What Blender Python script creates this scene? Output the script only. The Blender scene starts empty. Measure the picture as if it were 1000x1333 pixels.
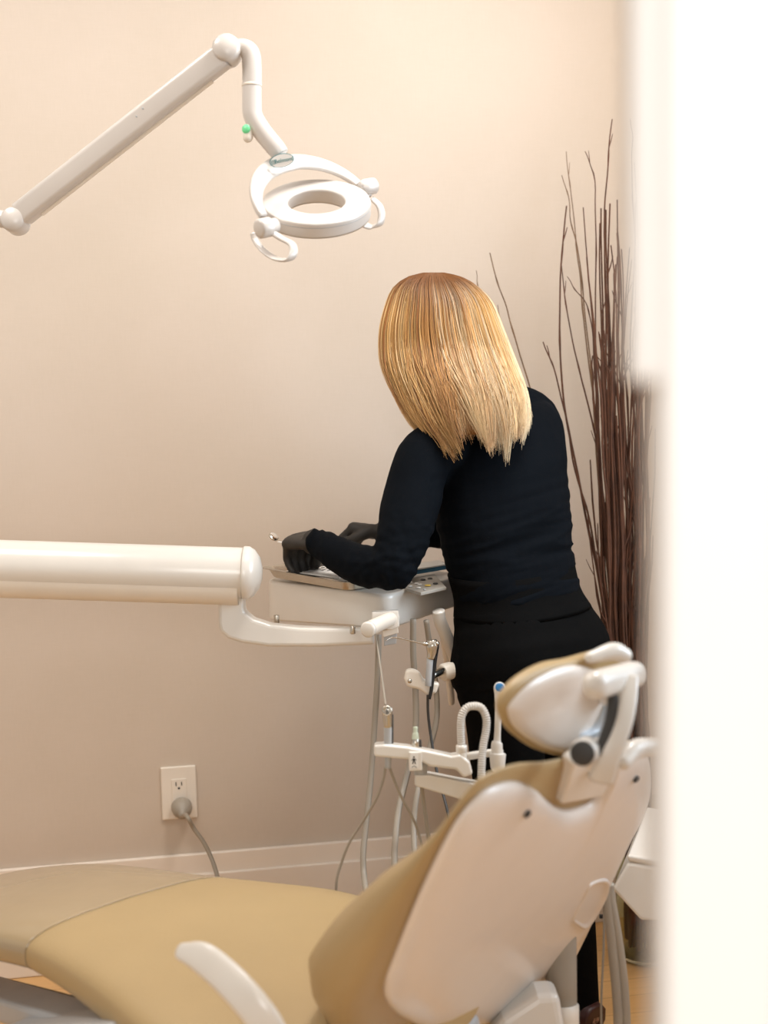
import bpy, bmesh, math, random
from mathutils import Vector, Matrix, noise
random.seed(7)
S = bpy.context.scene
FZ = -0.04          # floor level (heights are counted from 4 cm above it)
COL = S.collection
R = math.radians

# ------------------------------------------------------------------ camera
YAW, PITCH, ROLL, H, F = R(10.6), math.atan(236/2000), 0.022, 1.42, 2000.0
fwd = Vector((math.sin(YAW)*math.cos(PITCH), math.cos(YAW)*math.cos(PITCH), -math.sin(PITCH)))
rt0 = Vector((math.cos(YAW), -math.sin(YAW), 0))
up0 = rt0.cross(fwd)
RT = rt0*math.cos(ROLL) - up0*math.sin(ROLL)
UP = up0*math.cos(ROLL) + rt0*math.sin(ROLL)
CAM = Vector((0, 0, H))
cam_data = bpy.data.cameras.new('camera')
cam = bpy.data.objects.new('camera', cam_data); COL.objects.link(cam)
m = Matrix((RT, UP, -fwd)).transposed().to_4x4(); m.translation = CAM
cam.matrix_world = m
cam_data.sensor_fit = 'HORIZONTAL'; cam_data.sensor_width = 24; cam_data.lens = 48
cam_data.clip_start = 0.05
cam_data.dof.use_dof = True; cam_data.dof.focus_distance = 2.95; cam_data.dof.aperture_fstop = 3.0
S.camera = cam

# ------------------------------------------------------------------ view, world, lights
S.view_settings.view_transform = 'Standard'; S.view_settings.look = 'None'
S.view_settings.gamma = 1; S.view_settings.use_curve_mapping = False
S.view_settings.exposure = -0.11
W = bpy.data.worlds.new('world'); S.world = W; W.use_nodes = True
W.node_tree.nodes['Background'].inputs[0].default_value = (1.0, 0.94, 0.86, 1)
W.node_tree.nodes['Background'].inputs[1].default_value = 0.56

def area(name, loc, aim, size, size_y, power, col):
    l = bpy.data.lights.new(name, 'AREA'); l.shape = 'RECTANGLE'; l.size = size; l.size_y = size_y
    l.energy = power; l.color = col
    o = bpy.data.objects.new(name, l); COL.objects.link(o)
    o.location = loc; o.rotation_euler = (Vector(aim)-Vector(loc)).to_track_quat('-Z', 'Y').to_euler()
    return o
area('ceiling_lamp_light', (0.85, 2.45, 2.62), (0.85, 2.6, 0), 0.6, 0.5, 29, (1, 0.975, 0.94))
area('ceiling_lamp_light', (-0.6, 2.5, 2.62), (-0.6, 2.65, 0), 0.6, 0.5, 16, (1, 0.975, 0.94))
area('window_daylight', (2.35, 1.9, 1.65), (0.6, 2.6, 1.0), 1.2, 1.2, 42, (0.70, 0.85, 1.0))
area('corridor_light', (0.1, -1.1, 1.75), (0.5, 1.8, 0.75), 1.6, 1.0, 44, (1, 0.975, 0.94))

# ------------------------------------------------------------------ placing helpers
def at(px, py, d):
    """world point that the photo shows at (px, py), d metres in front of the camera"""
    return CAM + d*(fwd + RT*((px-500)/F) + UP*(-(py-666.5)/F))
def ray(px, py):
    return fwd + RT*((px-500)/F) + UP*(-(py-666.5)/F)
def at_z(px, py, z):
    r = ray(px, py); return CAM + r*((z-H)/r.z)
def at_y(px, py, y):
    r = ray(px, py); return CAM + r*(y/r.y)
def LD(lat, dep, z):
    """lateral / depth / height in the camera's heading"""
    return Vector((lat*math.cos(YAW)+dep*math.sin(YAW), -lat*math.sin(YAW)+dep*math.cos(YAW), z))
def D(lat, dep, z=0):
    return LD(lat, dep, z).normalized()

# ------------------------------------------------------------------ materials
MATS = {}
def srgb(c):
    return tuple((x/255/12.92 if x/255 <= 0.04045 else ((x/255+0.055)/1.055)**2.4) for x in c)
def mat(name, rgb, rough=0.5, metal=0.0, var=0.04, scale=20, bump=0.0, bscale=200, coat=0.0, spec=0.5, trans=0.0, alpha=1.0, sheen=0.0, stretch=None):
    if name in MATS: return MATS[name]
    m = bpy.data.materials.new(name); m.use_nodes = True
    nt = m.node_tree; b = nt.nodes['Principled BSDF']; L = nt.links
    c = srgb(rgb)
    tc = nt.nodes.new('ShaderNodeTexCoord')
    src = tc.outputs['Object']
    if stretch:
        mp = nt.nodes.new('ShaderNodeMapping'); mp.inputs['Scale'].default_value = stretch
        L.new(src, mp.inputs[0]); src = mp.outputs[0]
    n = nt.nodes.new('ShaderNodeTexNoise'); n.inputs['Scale'].default_value = scale; n.inputs['Detail'].default_value = 4
    L.new(src, n.inputs['Vector'])
    r = nt.nodes.new('ShaderNodeValToRGB')
    r.color_ramp.elements[0].position = 0.3; r.color_ramp.elements[1].position = 0.7
    r.color_ramp.elements[0].color = tuple(max(0, x*(1-var)) for x in c)+(1,)
    r.color_ramp.elements[1].color = tuple(min(1, x*(1+var)) for x in c)+(1,)
    L.new(n.outputs['Fac'], r.inputs[0]); L.new(r.outputs[0], b.inputs['Base Color'])
    b.inputs['Roughness'].default_value = rough; b.inputs['Metallic'].default_value = metal
    b.inputs['Specular IOR Level'].default_value = spec
    b.inputs['Coat Weight'].default_value = coat; b.inputs['Coat Roughness'].default_value = 0.15
    b.inputs['Transmission Weight'].default_value = trans; b.inputs['Alpha'].default_value = alpha
    b.inputs['Sheen Weight'].default_value = sheen
    if bump:
        n2 = nt.nodes.new('ShaderNodeTexNoise'); n2.inputs['Scale'].default_value = bscale; n2.inputs['Detail'].default_value = 3
        L.new(src, n2.inputs['Vector'])
        bp = nt.nodes.new('ShaderNodeBump'); bp.inputs['Strength'].default_value = bump; bp.inputs['Distance'].default_value = 0.002
        L.new(n2.outputs['Fac'], bp.inputs['Height']); L.new(bp.outputs[0], b.inputs['Normal'])
    MATS[name] = m
    return m

M_white = mat('white_enamel', (226, 220, 211), 0.28, coat=0.4, var=0.015)
M_lamp = mat('lamp_white', (208, 201, 194), 0.3, coat=0.3, var=0.012)
M_ivory = mat('ivory_plastic', (232, 222, 208), 0.35, var=0.02)
M_shell = mat('shell_white', (236, 226, 216), 0.32, coat=0.35, var=0.012)
M_leather = mat('tan_vinyl', (178, 152, 109), 0.42, var=0.05, scale=5, bump=0.35, bscale=420, coat=0.12)
M_leather2 = mat('film_covered_tan_vinyl', (166, 145, 112), 0.22, var=0.05, scale=6, bump=0.15, bscale=60, coat=0.8)
M_hose = mat('grey_hose', (158, 148, 134), 0.45, var=0.04)
M_dark = mat('dark_rubber', (58, 56, 54), 0.5, var=0.08)
M_steel = mat('steel', (205, 198, 186), 0.25, metal=1.0, var=0.05)
M_grey = mat('grey_cover', (176, 176, 176), 0.4, var=0.04)
M_black = mat('black_paint', (22, 20, 20), 0.5, var=0.1)
M_sweater = mat('black_knit', (9, 13, 18), 0.85, var=0.15, scale=8, bump=0.25, bscale=300, spec=0.06)
M_trouser = mat('charcoal_cloth', (12, 12, 12), 0.9, var=0.15, scale=8, bump=0.3, bscale=500, spec=0.05)
M_glove = mat('dark_nitrile', (40, 35, 30), 0.6, var=0.1, scale=14, bump=0.2, bscale=60)
M_skin = mat('skin', (222, 176, 148), 0.5, var=0.04)
M_shoe = mat('oxblood_leather', (60, 28, 24), 0.4, var=0.1)
M_paper = mat('white_paper', (236, 232, 226), 0.7, var=0.01)
M_blue = mat('blue_plastic_wrap', (70, 120, 150), 0.4, var=0.1)
M_lens = mat('blue_plastic', (40, 110, 160), 0.35, var=0.02)
M_green = mat('green_plastic', (120, 228, 160), 0.4, var=0.03)
M_teal = mat('teal_ink', (60, 130, 135), 0.5, var=0.02)
M_yellow = mat('yellow_plastic', (236, 200, 90), 0.4, var=0.02)
M_panel = mat('taupe_panel', (172, 166, 156), 0.5, var=0.02)
M_tip = mat('pale_green_plastic', (196, 204, 182), 0.4, var=0.03)
M_corr = mat('pale_grey_hose', (206, 200, 192), 0.4, var=0.02)
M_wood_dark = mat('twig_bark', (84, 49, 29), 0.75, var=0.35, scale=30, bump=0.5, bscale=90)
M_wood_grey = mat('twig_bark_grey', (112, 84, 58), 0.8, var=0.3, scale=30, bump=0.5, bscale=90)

# ------------------------------------------------------------------ object helpers
def tag(o, label=None, cat=None, group=None, kind=None):
    if label: o['label'] = label
    if cat: o['category'] = cat
    if group: o['group'] = group
    if kind: o['kind'] = kind
    return o
def obj(name, bm, material, parent=None, smooth=True, sub=0, bev=0):
    me = bpy.data.meshes.new(name)
    bmesh.ops.recalc_face_normals(bm, faces=bm.faces)
    bm.to_mesh(me); bm.free()
    for p in me.polygons: p.use_smooth = smooth
    if material: me.materials.append(material)
    o = bpy.data.objects.new(name, me); COL.objects.link(o)
    if parent: par(o, parent)
    if bev:
        b = o.modifiers.new('bevel', 'BEVEL'); b.width = bev; b.segments = 3; b.limit_method = 'ANGLE'; b.angle_limit = R(35)
    if sub:
        s = o.modifiers.new('sub', 'SUBSURF'); s.levels = sub; s.render_levels = sub
    if bev or (smooth and not sub):
        w = o.modifiers.new('wn', 'WEIGHTED_NORMAL'); w.keep_sharp = True
    return o
BASES = {}
def par(o, parent):
    o.parent = parent
    o.matrix_parent_inverse = Matrix.Translation(-BASES.get(parent.name, Vector()))
def thing(name, base, label, cat, group=None):
    o = bpy.data.objects.new(name, None); COL.objects.link(o)
    o.empty_display_size = 0.05
    o.location = base; BASES[o.name] = Vector(base)
    return tag(o, label, cat, group)

def new(): return bmesh.new()
def box(bm, c, sx, sy, sz, ax=None):
    """box centred at c with half sizes along three axes"""
    X, Y, Z = ax or (Vector((1,0,0)), Vector((0,1,0)), Vector((0,0,1)))
    v = [bm.verts.new(Vector(c)+X*sx*i+Y*sy*j+Z*sz*k) for i in (-1,1) for j in (-1,1) for k in (-1,1)]
    for f in ((0,1,3,2),(4,6,7,5),(0,4,5,1),(2,3,7,6),(0,2,6,4),(1,5,7,3)):
        bm.faces.new([v[i] for i in f])
    return v
def catmull(pts, n, closed=False):
    P = [Vector(p) for p in pts]; out = []; N = len(P)
    seg = N if closed else N-1
    for i in range(seg):
        if closed: p0,p1,p2,p3 = P[i-1], P[i], P[(i+1)%N], P[(i+2)%N]
        else:
            p1,p2 = P[i],P[i+1]; p0 = P[i-1] if i else p1*2-p2; p3 = P[i+2] if i+2<N else p2*2-p1
        for k in range(n):
            t = k/n
            out.append(0.5*((2*p1)+(p2-p0)*t+(2*p0-5*p1+4*p2-p3)*t*t+(3*p1-p0-3*p2+p3)*t**3))
    if not closed: out.append(P[-1].copy())
    return out
def bridge(bm, a, b):
    n = len(a)
    for i in range(n):
        try: bm.faces.new((a[i], a[(i+1)%n], b[(i+1)%n], b[i]))
        except ValueError: pass
def loft(bm, rings, cap=True):
    vr = [[bm.verts.new(p) for p in r] for r in rings]
    for a, b in zip(vr, vr[1:]): bridge(bm, a, b)
    if cap:
        for r in (vr[0], vr[-1]):
            c = bm.verts.new(sum((v.co for v in r), Vector())/len(r))
            for i in range(len(r)): bm.faces.new((r[i], r[(i+1)%len(r)], c))
    return vr
def frames(P, up=None):
    T = []
    for i in range(len(P)):
        a = P[max(0,i-1)]; b = P[min(len(P)-1,i+1)]
        d = b-a; T.append(d.normalized() if d.length > 1e-9 else Vector((0,0,1)))
    ref = Vector(up) if up else (Vector((0,0,1)) if abs(T[0].z) < 0.9 else Vector((1,0,0)))
    n = (ref - T[0]*ref.dot(T[0])).normalized(); out = []
    for t in T:
        if up: n = (Vector(up) - t*Vector(up).dot(t)).normalized()
        else: n = (n - t*n.dot(t)).normalized()
        out.append((t, n, t.cross(n)))
    return out
def tube(bm, pts, rad, seg=12, n=6, smooth=True, flat=1.0, up=None, capround=False, sq=1.0, twist=None):
    """swept section; rad scalar or list per control point; flat scales the section across 'up'"""
    P = [Vector(p) for p in pts]
    rl = list(rad) if isinstance(rad, (list, tuple)) else [rad]*len(P)
    if smooth and len(P) > 2:
        q = catmull([Vector((r,0,0)) for r in rl], n); P = catmull(P, n); rl = [max(1e-5, v.x) for v in q]
    elif smooth and n > 1:
        A, B = P[0], P[1]; P = [A.lerp(B, k/4) for k in range(5)]; rl = [rl[0]+(rl[1]-rl[0])*k/4 for k in range(5)]
    fr = frames(P, up)
    if capround:
        t0, t1 = fr[0][0], fr[-1][0]; r0, r1 = rl[0], rl[-1]
        pre = [(P[0]-t0*r0*math.sin(a), r0*math.cos(a)) for a in (1.45, 1.05, 0.7, 0.35)]
        post = [(P[-1]+t1*r1*math.sin(a), r1*math.cos(a)) for a in (0.35, 0.7, 1.05, 1.45)]
        P = [p for p,_ in pre]+P+[p for p,_ in post]; rl = [r for _,r in pre]+rl+[r for _,r in post]
        fr = [fr[0]]*4+fr+[fr[-1]]*4
    rings = []
    for p, r, (t, a, b) in zip(P, rl, fr):
        ring = []
        for k in range(seg):
            th = 2*math.pi*k/seg; c, s = math.cos(th), math.sin(th)
            if sq != 1.0:
                c = math.copysign(abs(c)**sq, c); s = math.copysign(abs(s)**sq, s)
            ring.append(p + a*(c*r) + b*(s*r*flat))
        rings.append(ring)
    loft(bm, rings)
def lathe(bm, base, axis, prof, seg=32, cap=True, side=None):
    """prof: list of (radius, distance along axis)"""
    ax = Vector(axis).normalized()
    ref = Vector(side) if side else (Vector((0,0,1)) if abs(ax.z) < 0.9 else Vector((1,0,0)))
    u = (ref-ax*ref.dot(ax)).normalized(); v = ax.cross(u)
    loft(bm, [[Vector(base)+ax*h+u*(r*math.cos(2*math.pi*k/seg))+v*(r*math.sin(2*math.pi*k/seg)) for k in range(seg)] for r, h in prof], cap)
def ringsolid(bm, c, axis, sect, seg=64, ell=1.0, side=None):
    """closed section (r, h) turned around axis"""
    ax = Vector(axis).normalized()
    ref = Vector(side) if side else Vector((1,0,0))
    u = (ref-ax*ref.dot(ax)).normalized(); v = ax.cross(u)
    rr = []
    for k in range(seg):
        th = 2*math.pi*k/seg
        rr.append([bm.verts.new(Vector(c)+(u*math.cos(th)+v*math.sin(th)*ell)*r+ax*h) for r, h in sect])
    for k in range(seg): bridge(bm, rr[k], rr[(k+1)%seg])
def prism(bm, poly, off):
    """polygon of points pushed along off (both ends kept)"""
    a = [bm.verts.new(Vector(p)) for p in poly]; b = [bm.verts.new(Vector(p)+Vector(off)) for p in poly]
    bm.faces.new(a); bm.faces.new(b[::-1]); bridge(bm, a, b)
def pillow(bm, outline, origin, U, V, N, prof, n=6, centre=None, bend=None):
    """star-shaped rounded solid: outline [(u,v)], prof [(scale, offset along N)] from pole to pole"""
    q = catmull([Vector((a,b,0)) for a,b in outline], n, closed=True)
    c = Vector((centre[0], centre[1], 0)) if centre else sum(q, Vector())/len(q)
    def w(p, h):
        z = h + (bend(p.x, p.y) if bend else 0)
        return Vector(origin)+U*p.x+V*p.y+N*z
    rings = []
    for s, h in prof:
        if s <= 0: continue
        rings.append([w(c+(p-c)*s, h) for p in q])
    vr = loft(bm, rings, cap=False)
    for r, h in ((vr[0], prof[0][1]), (vr[-1], prof[-1][1])):
        cv = bm.verts.new(w(c, h))
        for i in range(len(r)): bm.faces.new((r[i], r[(i+1)%len(r)], cv))
def text_bm(txt, size, origin, U, V, depth=0.0004):
    cu = bpy.data.curves.new('writing', 'FONT'); cu.body = txt; cu.size = size; cu.extrude = depth
    cu.align_x = 'CENTER'; cu.align_y = 'CENTER'
    o = bpy.data.objects.new('writing', cu); COL.objects.link(o)
    dg = bpy.context.evaluated_depsgraph_get()
    me = bpy.data.meshes.new_from_object(o.evaluated_get(dg))
    bm = new(); bm.from_mesh(me)
    bpy.data.objects.remove(o); bpy.data.meshes.remove(me); bpy.data.curves.remove(cu)
    U = U.normalized(); V = V.normalized(); N = U.cross(V)
    for v in bm.verts: v.co = Vector(origin)+U*v.co.x+V*v.co.y+N*v.co.z
    return bm
# ------------------------------------------------------------------ the room
YW = 3.505          # back wall
def wall_material():
    m = bpy.data.materials.new('linen_wallpaper'); m.use_nodes = True
    nt = m.node_tree; b = nt.nodes['Principled BSDF']; L = nt.links
    tc = nt.nodes.new('ShaderNodeTexCoord')
    def nz(scale, st, detail=3):
        mp = nt.nodes.new('ShaderNodeMapping'); mp.inputs['Scale'].default_value = st
        L.new(tc.outputs['Object'], mp.inputs[0])
        n = nt.nodes.new('ShaderNodeTexNoise'); n.inputs['Scale'].default_value = scale; n.inputs['Detail'].default_value = detail
        L.new(mp.outputs[0], n.inputs['Vector']); return n
    a = nz(30, (1, 1, 14)); c = nz(30, (14, 1, 1)); big = nz(2.2, (1, 1, 1), 5)
    mx = nt.nodes.new('ShaderNodeMath'); mx.operation = 'ADD'; L.new(a.outputs['Fac'], mx.inputs[0]); L.new(c.outputs['Fac'], mx.inputs[1])
    m2 = nt.nodes.new('ShaderNodeMath'); m2.operation = 'MULTIPLY_ADD'; L.new(mx.outputs[0], m2.inputs[0]); m2.inputs[1].default_value = 0.3
    L.new(big.outputs['Fac'], m2.inputs[2])
    r = nt.nodes.new('ShaderNodeValToRGB')
    r.color_ramp.elements[0].position = 0.55; r.color_ramp.elements[1].position = 1.05
    r.color_ramp.elements[0].color = srgb((202, 187, 170))+(1,)
    r.color_ramp.elements[1].color = srgb((209, 194, 179))+(1,)
    L.new(m2.outputs[0], r.inputs[0]); L.new(r.outputs[0], b.inputs['Base Color'])
    b.inputs['Roughness'].default_value = 0.55; b.inputs['Specular IOR Level'].default_value = 0.35
    bp = nt.nodes.new('ShaderNodeBump'); bp.inputs['Strength'].default_value = 0.12; bp.inputs['Distance'].default_value = 0.001
    L.new(mx.outputs[0], bp.inputs['Height']); L.new(bp.outputs[0], b.inputs['Normal'])
    return m
def floor_material():
    m = bpy.data.materials.new('maple_planks'); m.use_nodes = True
    nt = m.node_tree; b = nt.nodes['Principled BSDF']; L = nt.links
    tc = nt.nodes.new('ShaderNodeTexCoord')
    br = nt.nodes.new('ShaderNodeTexBrick'); br.inputs['Scale'].default_value = 1.0
    br.inputs['Brick Width'].default_value = 0.9; br.inputs['Row Height'].default_value = 0.083
    br.inputs['Mortar Size'].default_value = 0.0012; br.offset = 0.37
    br.inputs['Color1'].default_value = srgb((236, 188, 126))+(1,); br.inputs['Color2'].default_value = srgb((228, 178, 116))+(1,)
    br.inputs['Mortar'].default_value = srgb((190, 140, 88))+(1,)
    L.new(tc.outputs['Object'], br.inputs['Vector'])
    mp = nt.nodes.new('ShaderNodeMapping'); mp.inputs['Scale'].default_value = (1.5, 24, 1); L.new(tc.outputs['Object'], mp.inputs[0])
    n = nt.nodes.new('ShaderNodeTexNoise'); n.inputs['Scale'].default_value = 3; n.inputs['Detail'].default_value = 5; L.new(mp.outputs[0], n.inputs['Vector'])
    mx = nt.nodes.new('ShaderNodeMixRGB'); mx.blend_type = 'MULTIPLY'; mx.inputs[0].default_value = 0.25
    L.new(br.outputs[0], mx.inputs[1]); L.new(n.outputs['Fac'], mx.inputs[2]); L.new(mx.outputs[0], b.inputs['Base Color'])
    b.inputs['Roughness'].default_value = 0.35
    return m
M_wall, M_floor = wall_material(), floor_material()
M_paint = mat('white_paint', (219, 216, 213), 0.55, var=0.008)
M_trim = mat('cream_trim_paint', (238, 226, 212), 0.4, var=0.008)
def struct(name, bm, m, bev=0): return tag(obj(name, bm, m, smooth=False, bev=bev), kind='structure')
def bx(x0, x1, y0, y1, z0, z1, bm=None):
    bm = bm or new()
    box(bm, ((x0+x1)/2, (y0+y1)/2, (z0+z1)/2), (x1-x0)/2, (y1-y0)/2, (z1-z0)/2); return bm
XL, XR = -2.6, 1.62
struct('wall_back', bx(XL, XR+.12, YW, YW+0.12, FZ, 2.7), M_wall)
struct('floor', bx(XL, 2.8, -1.6, YW+.12, FZ-.1, FZ), M_floor)
struct('ceiling', bx(XL, XR+.12, 0.72, YW+.12, 2.7, 2.8), M_paint)
b = bx(XR, XR+.12, 0.72, YW, FZ, 0.95); bx(XR, XR+.12, 0.72, YW, 2.3, 2.7, b)
bx(XR, XR+.12, 0.72, 1.2, 0.95, 2.3, b); bx(XR, XR+.12, 2.75, YW, 0.95, 2.3, b)
struct('wall_right', b, M_wall)
b = bx(XR-.02, XR+.1, 1.2, 1.25, 1.0, 2.25); bx(XR-.02, XR+.1, 2.7, 2.75, 1.0, 2.25, b); bx(XR-.02, XR+.1, 1.2, 2.75, .95, 1.0, b)
bx(XR-.02, XR+.1, 1.2, 2.75, 2.25, 2.3, b); bx(XR-.01, XR+.05, 1.95, 1.99, 1.0, 2.25, b)
struct('window_1', b, M_paint)
# stepped baseboard
b = bx(XL, XR, YW-0.020, YW, FZ, 0.170); bx(XL, XR, YW-0.013, YW, 0.168, 0.217, b)
struct('baseboard_back', b, M_trim, bev=0.003)
# doorway beside the camera: right jamb with its stop, and the wall it stands in
e = LD(0.1185, 0.62, 0)       # jamb edge as seen from the corridor
jx = e.x
ca = LD(1, 0, 0)
def dbox(l0, l1, d0, d1, z0, z1, bm=None):
    bm = bm or new()
    c = LD((l0+l1)/2, (d0+d1)/2, (z0+z1)/2)
    box(bm, c, (l1-l0)/2, (d1-d0)/2, (z1-z0)/2, (D(1,0), D(0,1), Vector((0,0,1)))); return bm
struct('trim_1', dbox(0.1095, 0.30, 0.60, 0.64, FZ, 2.1), M_paint, bev=0.004)
struct('trim_2', dbox(0.0995, 0.1095, 0.605, 0.632, at(820, 497, .62).z, 2.1), M_paint, bev=0.003)
struct('trim_3', dbox(0.165, 0.30, 0.575, 0.60, FZ, 2.1), M_paint, bev=0.006)
struct('wall_front', dbox(0.30, 1.5, 0.60, 0.74, FZ, 2.7), M_paint)

# ------------------------------------------------------------------ outlet and cord
U, V, N = Vector((1,0,0)), Vector((0,0,1)), Vector((0,-1,0))
oc = at_y(233, 1031, YW)
t = thing('wall_outlet', oc, 'ivory wall outlet plate above the baseboard with one socket in use', 'outlet')
b = new(); box(b, oc+N*0.0035, 0.0405, 0.0035, 0.0625); obj('cover_plate', b, M_ivory, t, smooth=False, bev=0.0025)
b = new(); box(b, oc+N*0.0078, 0.0168, 0.0012, 0.0335); rec = obj('receptacle', b, M_ivory, t, smooth=False, bev=0.0008)
b = new()
for x in (-.0065, .0065): box(b, oc+N*0.009+U*x+V*0.022, 0.0012, 0.0004, 0.0045)
lathe(b, oc+N*0.0086+V*0.0118, N, [(0.0028, 0), (0.0028, 0.0009)], 16)
obj('socket_slots', b, M_dark, rec, smooth=False)
pc = at_y(236, 1047, YW)+N*0.009
t = thing('power_cord', pc, 'grey power cord with round plug hanging from the wall outlet', 'cord')
b = new(); lathe(b, pc, N+Vector((0,0,-.25)), [(0.021,0),(0.024,.004),(0.024,.012),(0.022,.018),(0.0225,.02),(0.018,.030),(0.011,.036),(0.009,.046),(0.006,.048)], 32)
obj('plug', b, M_hose, t)
b = new()
tube(b, [pc+N*0.04+V*-.012, at(243,1062,3.36), at(252,1078,3.36), at(266,1098,3.36), at(277,1122,3.35), at(285,1152,3.3), at(287,1195,3.25), at(280,1270,3.2), at_z(262,1350,FZ+.006)], 0.0048, 10)
obj('cord', b, M_hose, t)

# ------------------------------------------------------------------ operating lamp
LDp = 2.6
px = 1/F*LDp     # metres per photo pixel at the lamp
base = at(297, 66, LDp)
t = thing('dental_lamp', base, 'white ring shaped dental operating lamp on an angled overhead arm', 'lamp')
def lat(px_, py_, d=LDp): return at(px_, py_, d)
A, B = lat(18, 287, 2.72), lat(297, 68, 2.6)
ax = (B-A).normalized(); side = ax.cross(fwd).normalized()
# arm: slim box section
b = new()
tube(b, [A+ax*0.02, B-ax*0.01], 0.021*1.0, 28, 4, flat=1.0, up=side, sq=0.45)
arm = obj('spring_arm', b, M_lamp, t)
b = new(); tube(b, [A+ax*.05-side*.0225, B-ax*.05-side*.0225], 0.0035, 12, 4, up=side); obj('lower_groove', b, M_ivory, arm)
b = new()
for s in (0.60, 0.635): lathe(b, A.lerp(B, s)-fwd*0.0205+side*(.004 if s<.62 else .008), -fwd, [(0.0022,0),(0.0022,.0012)], 12)
obj('screw', b, M_grey, arm)
b = new(); lathe(b, lat(296,66)+fwd*0.028, -fwd, [(0.0205,0),(0.0235,.004),(0.0235,.048),(0.019,.055)], 36); obj('joint_cover', b, M_lamp, t)
b = new(); lathe(b, lat(20,288,2.72)+fwd*0.028, -fwd, [(0.019,0),(0.022,.004),(0.022,.048),(0.018,.055)], 36); obj('joint_cover', b, M_lamp, t)
b = new(); tube(b, [lat(-60,262,2.74), lat(-20,280,2.73), lat(12,287,2.72)], [0.016,0.016,0.015], 16); obj('rear_arm', b, M_lamp, t)
b = new(); tube(b, [lat(306,62), lat(318,62), lat(326,70), lat(328,90), lat(328,135), lat(330,152), lat(342,172), lat(360,194), lat(366,202)], [0.013,0.0145,0.016,0.0165,0.0165,0.0165,0.0165,0.016,0.0145], 24)
neck = obj('neck', b, M_lamp, t)
b = new(); tube(b, [lat(328,110), lat(328,113)], 0.0172, 24); obj('neck_seam', b, M_ivory, neck)
b = new(); tube(b, [lat(324,168)-fwd*.004, lat(323,180)-fwd*.004], [0.008,0.0085], 16, capround=True); sen = obj('touch_sensor', b, M_ivory, t)
b = new(); lathe(b, lat(321.5,170)-fwd*0.010, (-fwd-RT*.5).normalized(), [(0.0078,0),(0.0078,.002),(.005,.004)], 20); obj('sensor_light', b, M_green, sen)
# ring: normal tilted 28 degrees toward the camera
lc = lat(412, 262)
hn = math.asin(0.41) + R(11.4)
vup = (UP*math.cos(hn) - fwd*math.sin(hn)).normalized()
Rr = 71*px
rect = [(Rr*.985,-.026),(Rr,-.022),(Rr,-.003),(Rr*.985,.0),(Rr*.96,.001),(Rr*.56,.001),(Rr*.53,-.001),(Rr*.52,-.004),(Rr*.54,-.022),(Rr*.57,-.027)]
b = new(); ringsolid(b, lc, vup, rect, 96, side=RT); head = obj('lamp_head', b, M_lamp, t)
b = new(); ringsolid(b, lc-vup*0.0065, vup, [(Rr*1.004,-.0006),(Rr*1.004,.0006),(Rr*.99,.0006),(Rr*.99,-.0006)], 96, side=RT); obj('seam', b, M_grey, head)
u = (RT*66 + UP*24 + fwd*57)*px
v = (RT*-38 + UP*61 + fwd*20)*px
c0 = lat(413, 268)
# yoke: flat band that is widest near the neck
b = new(); rings = []
pn = u.cross(v).normalized()
for k in range(41):
    f = math.pi*k/40
    p = c0 - u*math.cos(f) + v*math.sin(f)
    tg = (u*math.sin(f)+v*math.cos(f)).normalized()
    out = tg.cross(pn); out = out if out.dot(p-c0) > 0 else -out
    w = (0.008 + 0.0095*math.sin(f)**1.3)*(1.0 if f < 1.6 else 0.9)
    th = 0.005
    ring = []
    for j in range(16):
        a = 2*math.pi*j/16; cc, ss = math.cos(a), math.sin(a)
        ring.append(p + out*math.copysign(abs(cc)**.6, cc)*w + pn*math.copysign(abs(ss)**.6, ss)*th)
    rings.append(ring)
loft(b, rings); yoke = obj('yoke', b, M_lamp, t)
pj = lat(350, 296, 2.56); qj = lat(479, 243, 2.64)
un = u.normalized()
L0 = lat(347, 296, LDp-57*px); R0 = lat(480, 243, LDp+57*px)
b = new(); lathe(b, L0-un*0.017, un, [(0.011,0),(0.0165,.003),(0.0165,.022),(0.013,.024),(0.013,.036)], 28); obj('pivot_cap', b, M_lamp, t)
b = new(); lathe(b, R0+un*0.014, -un, [(0.010,0),(0.0145,.003),(0.0145,.022),(0.011,.034)], 28); obj('pivot_cap', b, M_lamp, t)
dl = LDp-57*px; dr = LDp+57*px
b = new(); tube(b, [lat(354,302,dl), lat(366,310,dl), lat(380,318,dl-.005), lat(382,330,dl-.01), lat(374,338,dl-.01), lat(358,336,dl), lat(343,326,dl+.02), lat(333,313,dl+.03), lat(330,303,dl+.03)], [.007,.0075,.008,.008,.008,.0075,.007,.007,.0072], 16, flat=0.45, up=un); obj('handle', b, M_lamp, t)
b = new(); tube(b, [lat(484,258,dr), lat(494,268,dr), lat(497,280,dr), lat(494,291,dr), lat(484,295,dr), lat(472,292,dr-.01)], [.0065,.0075,.008,.0078,.007,.006], 16, flat=0.45, up=un); obj('handle', b, M_lamp, t)
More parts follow.
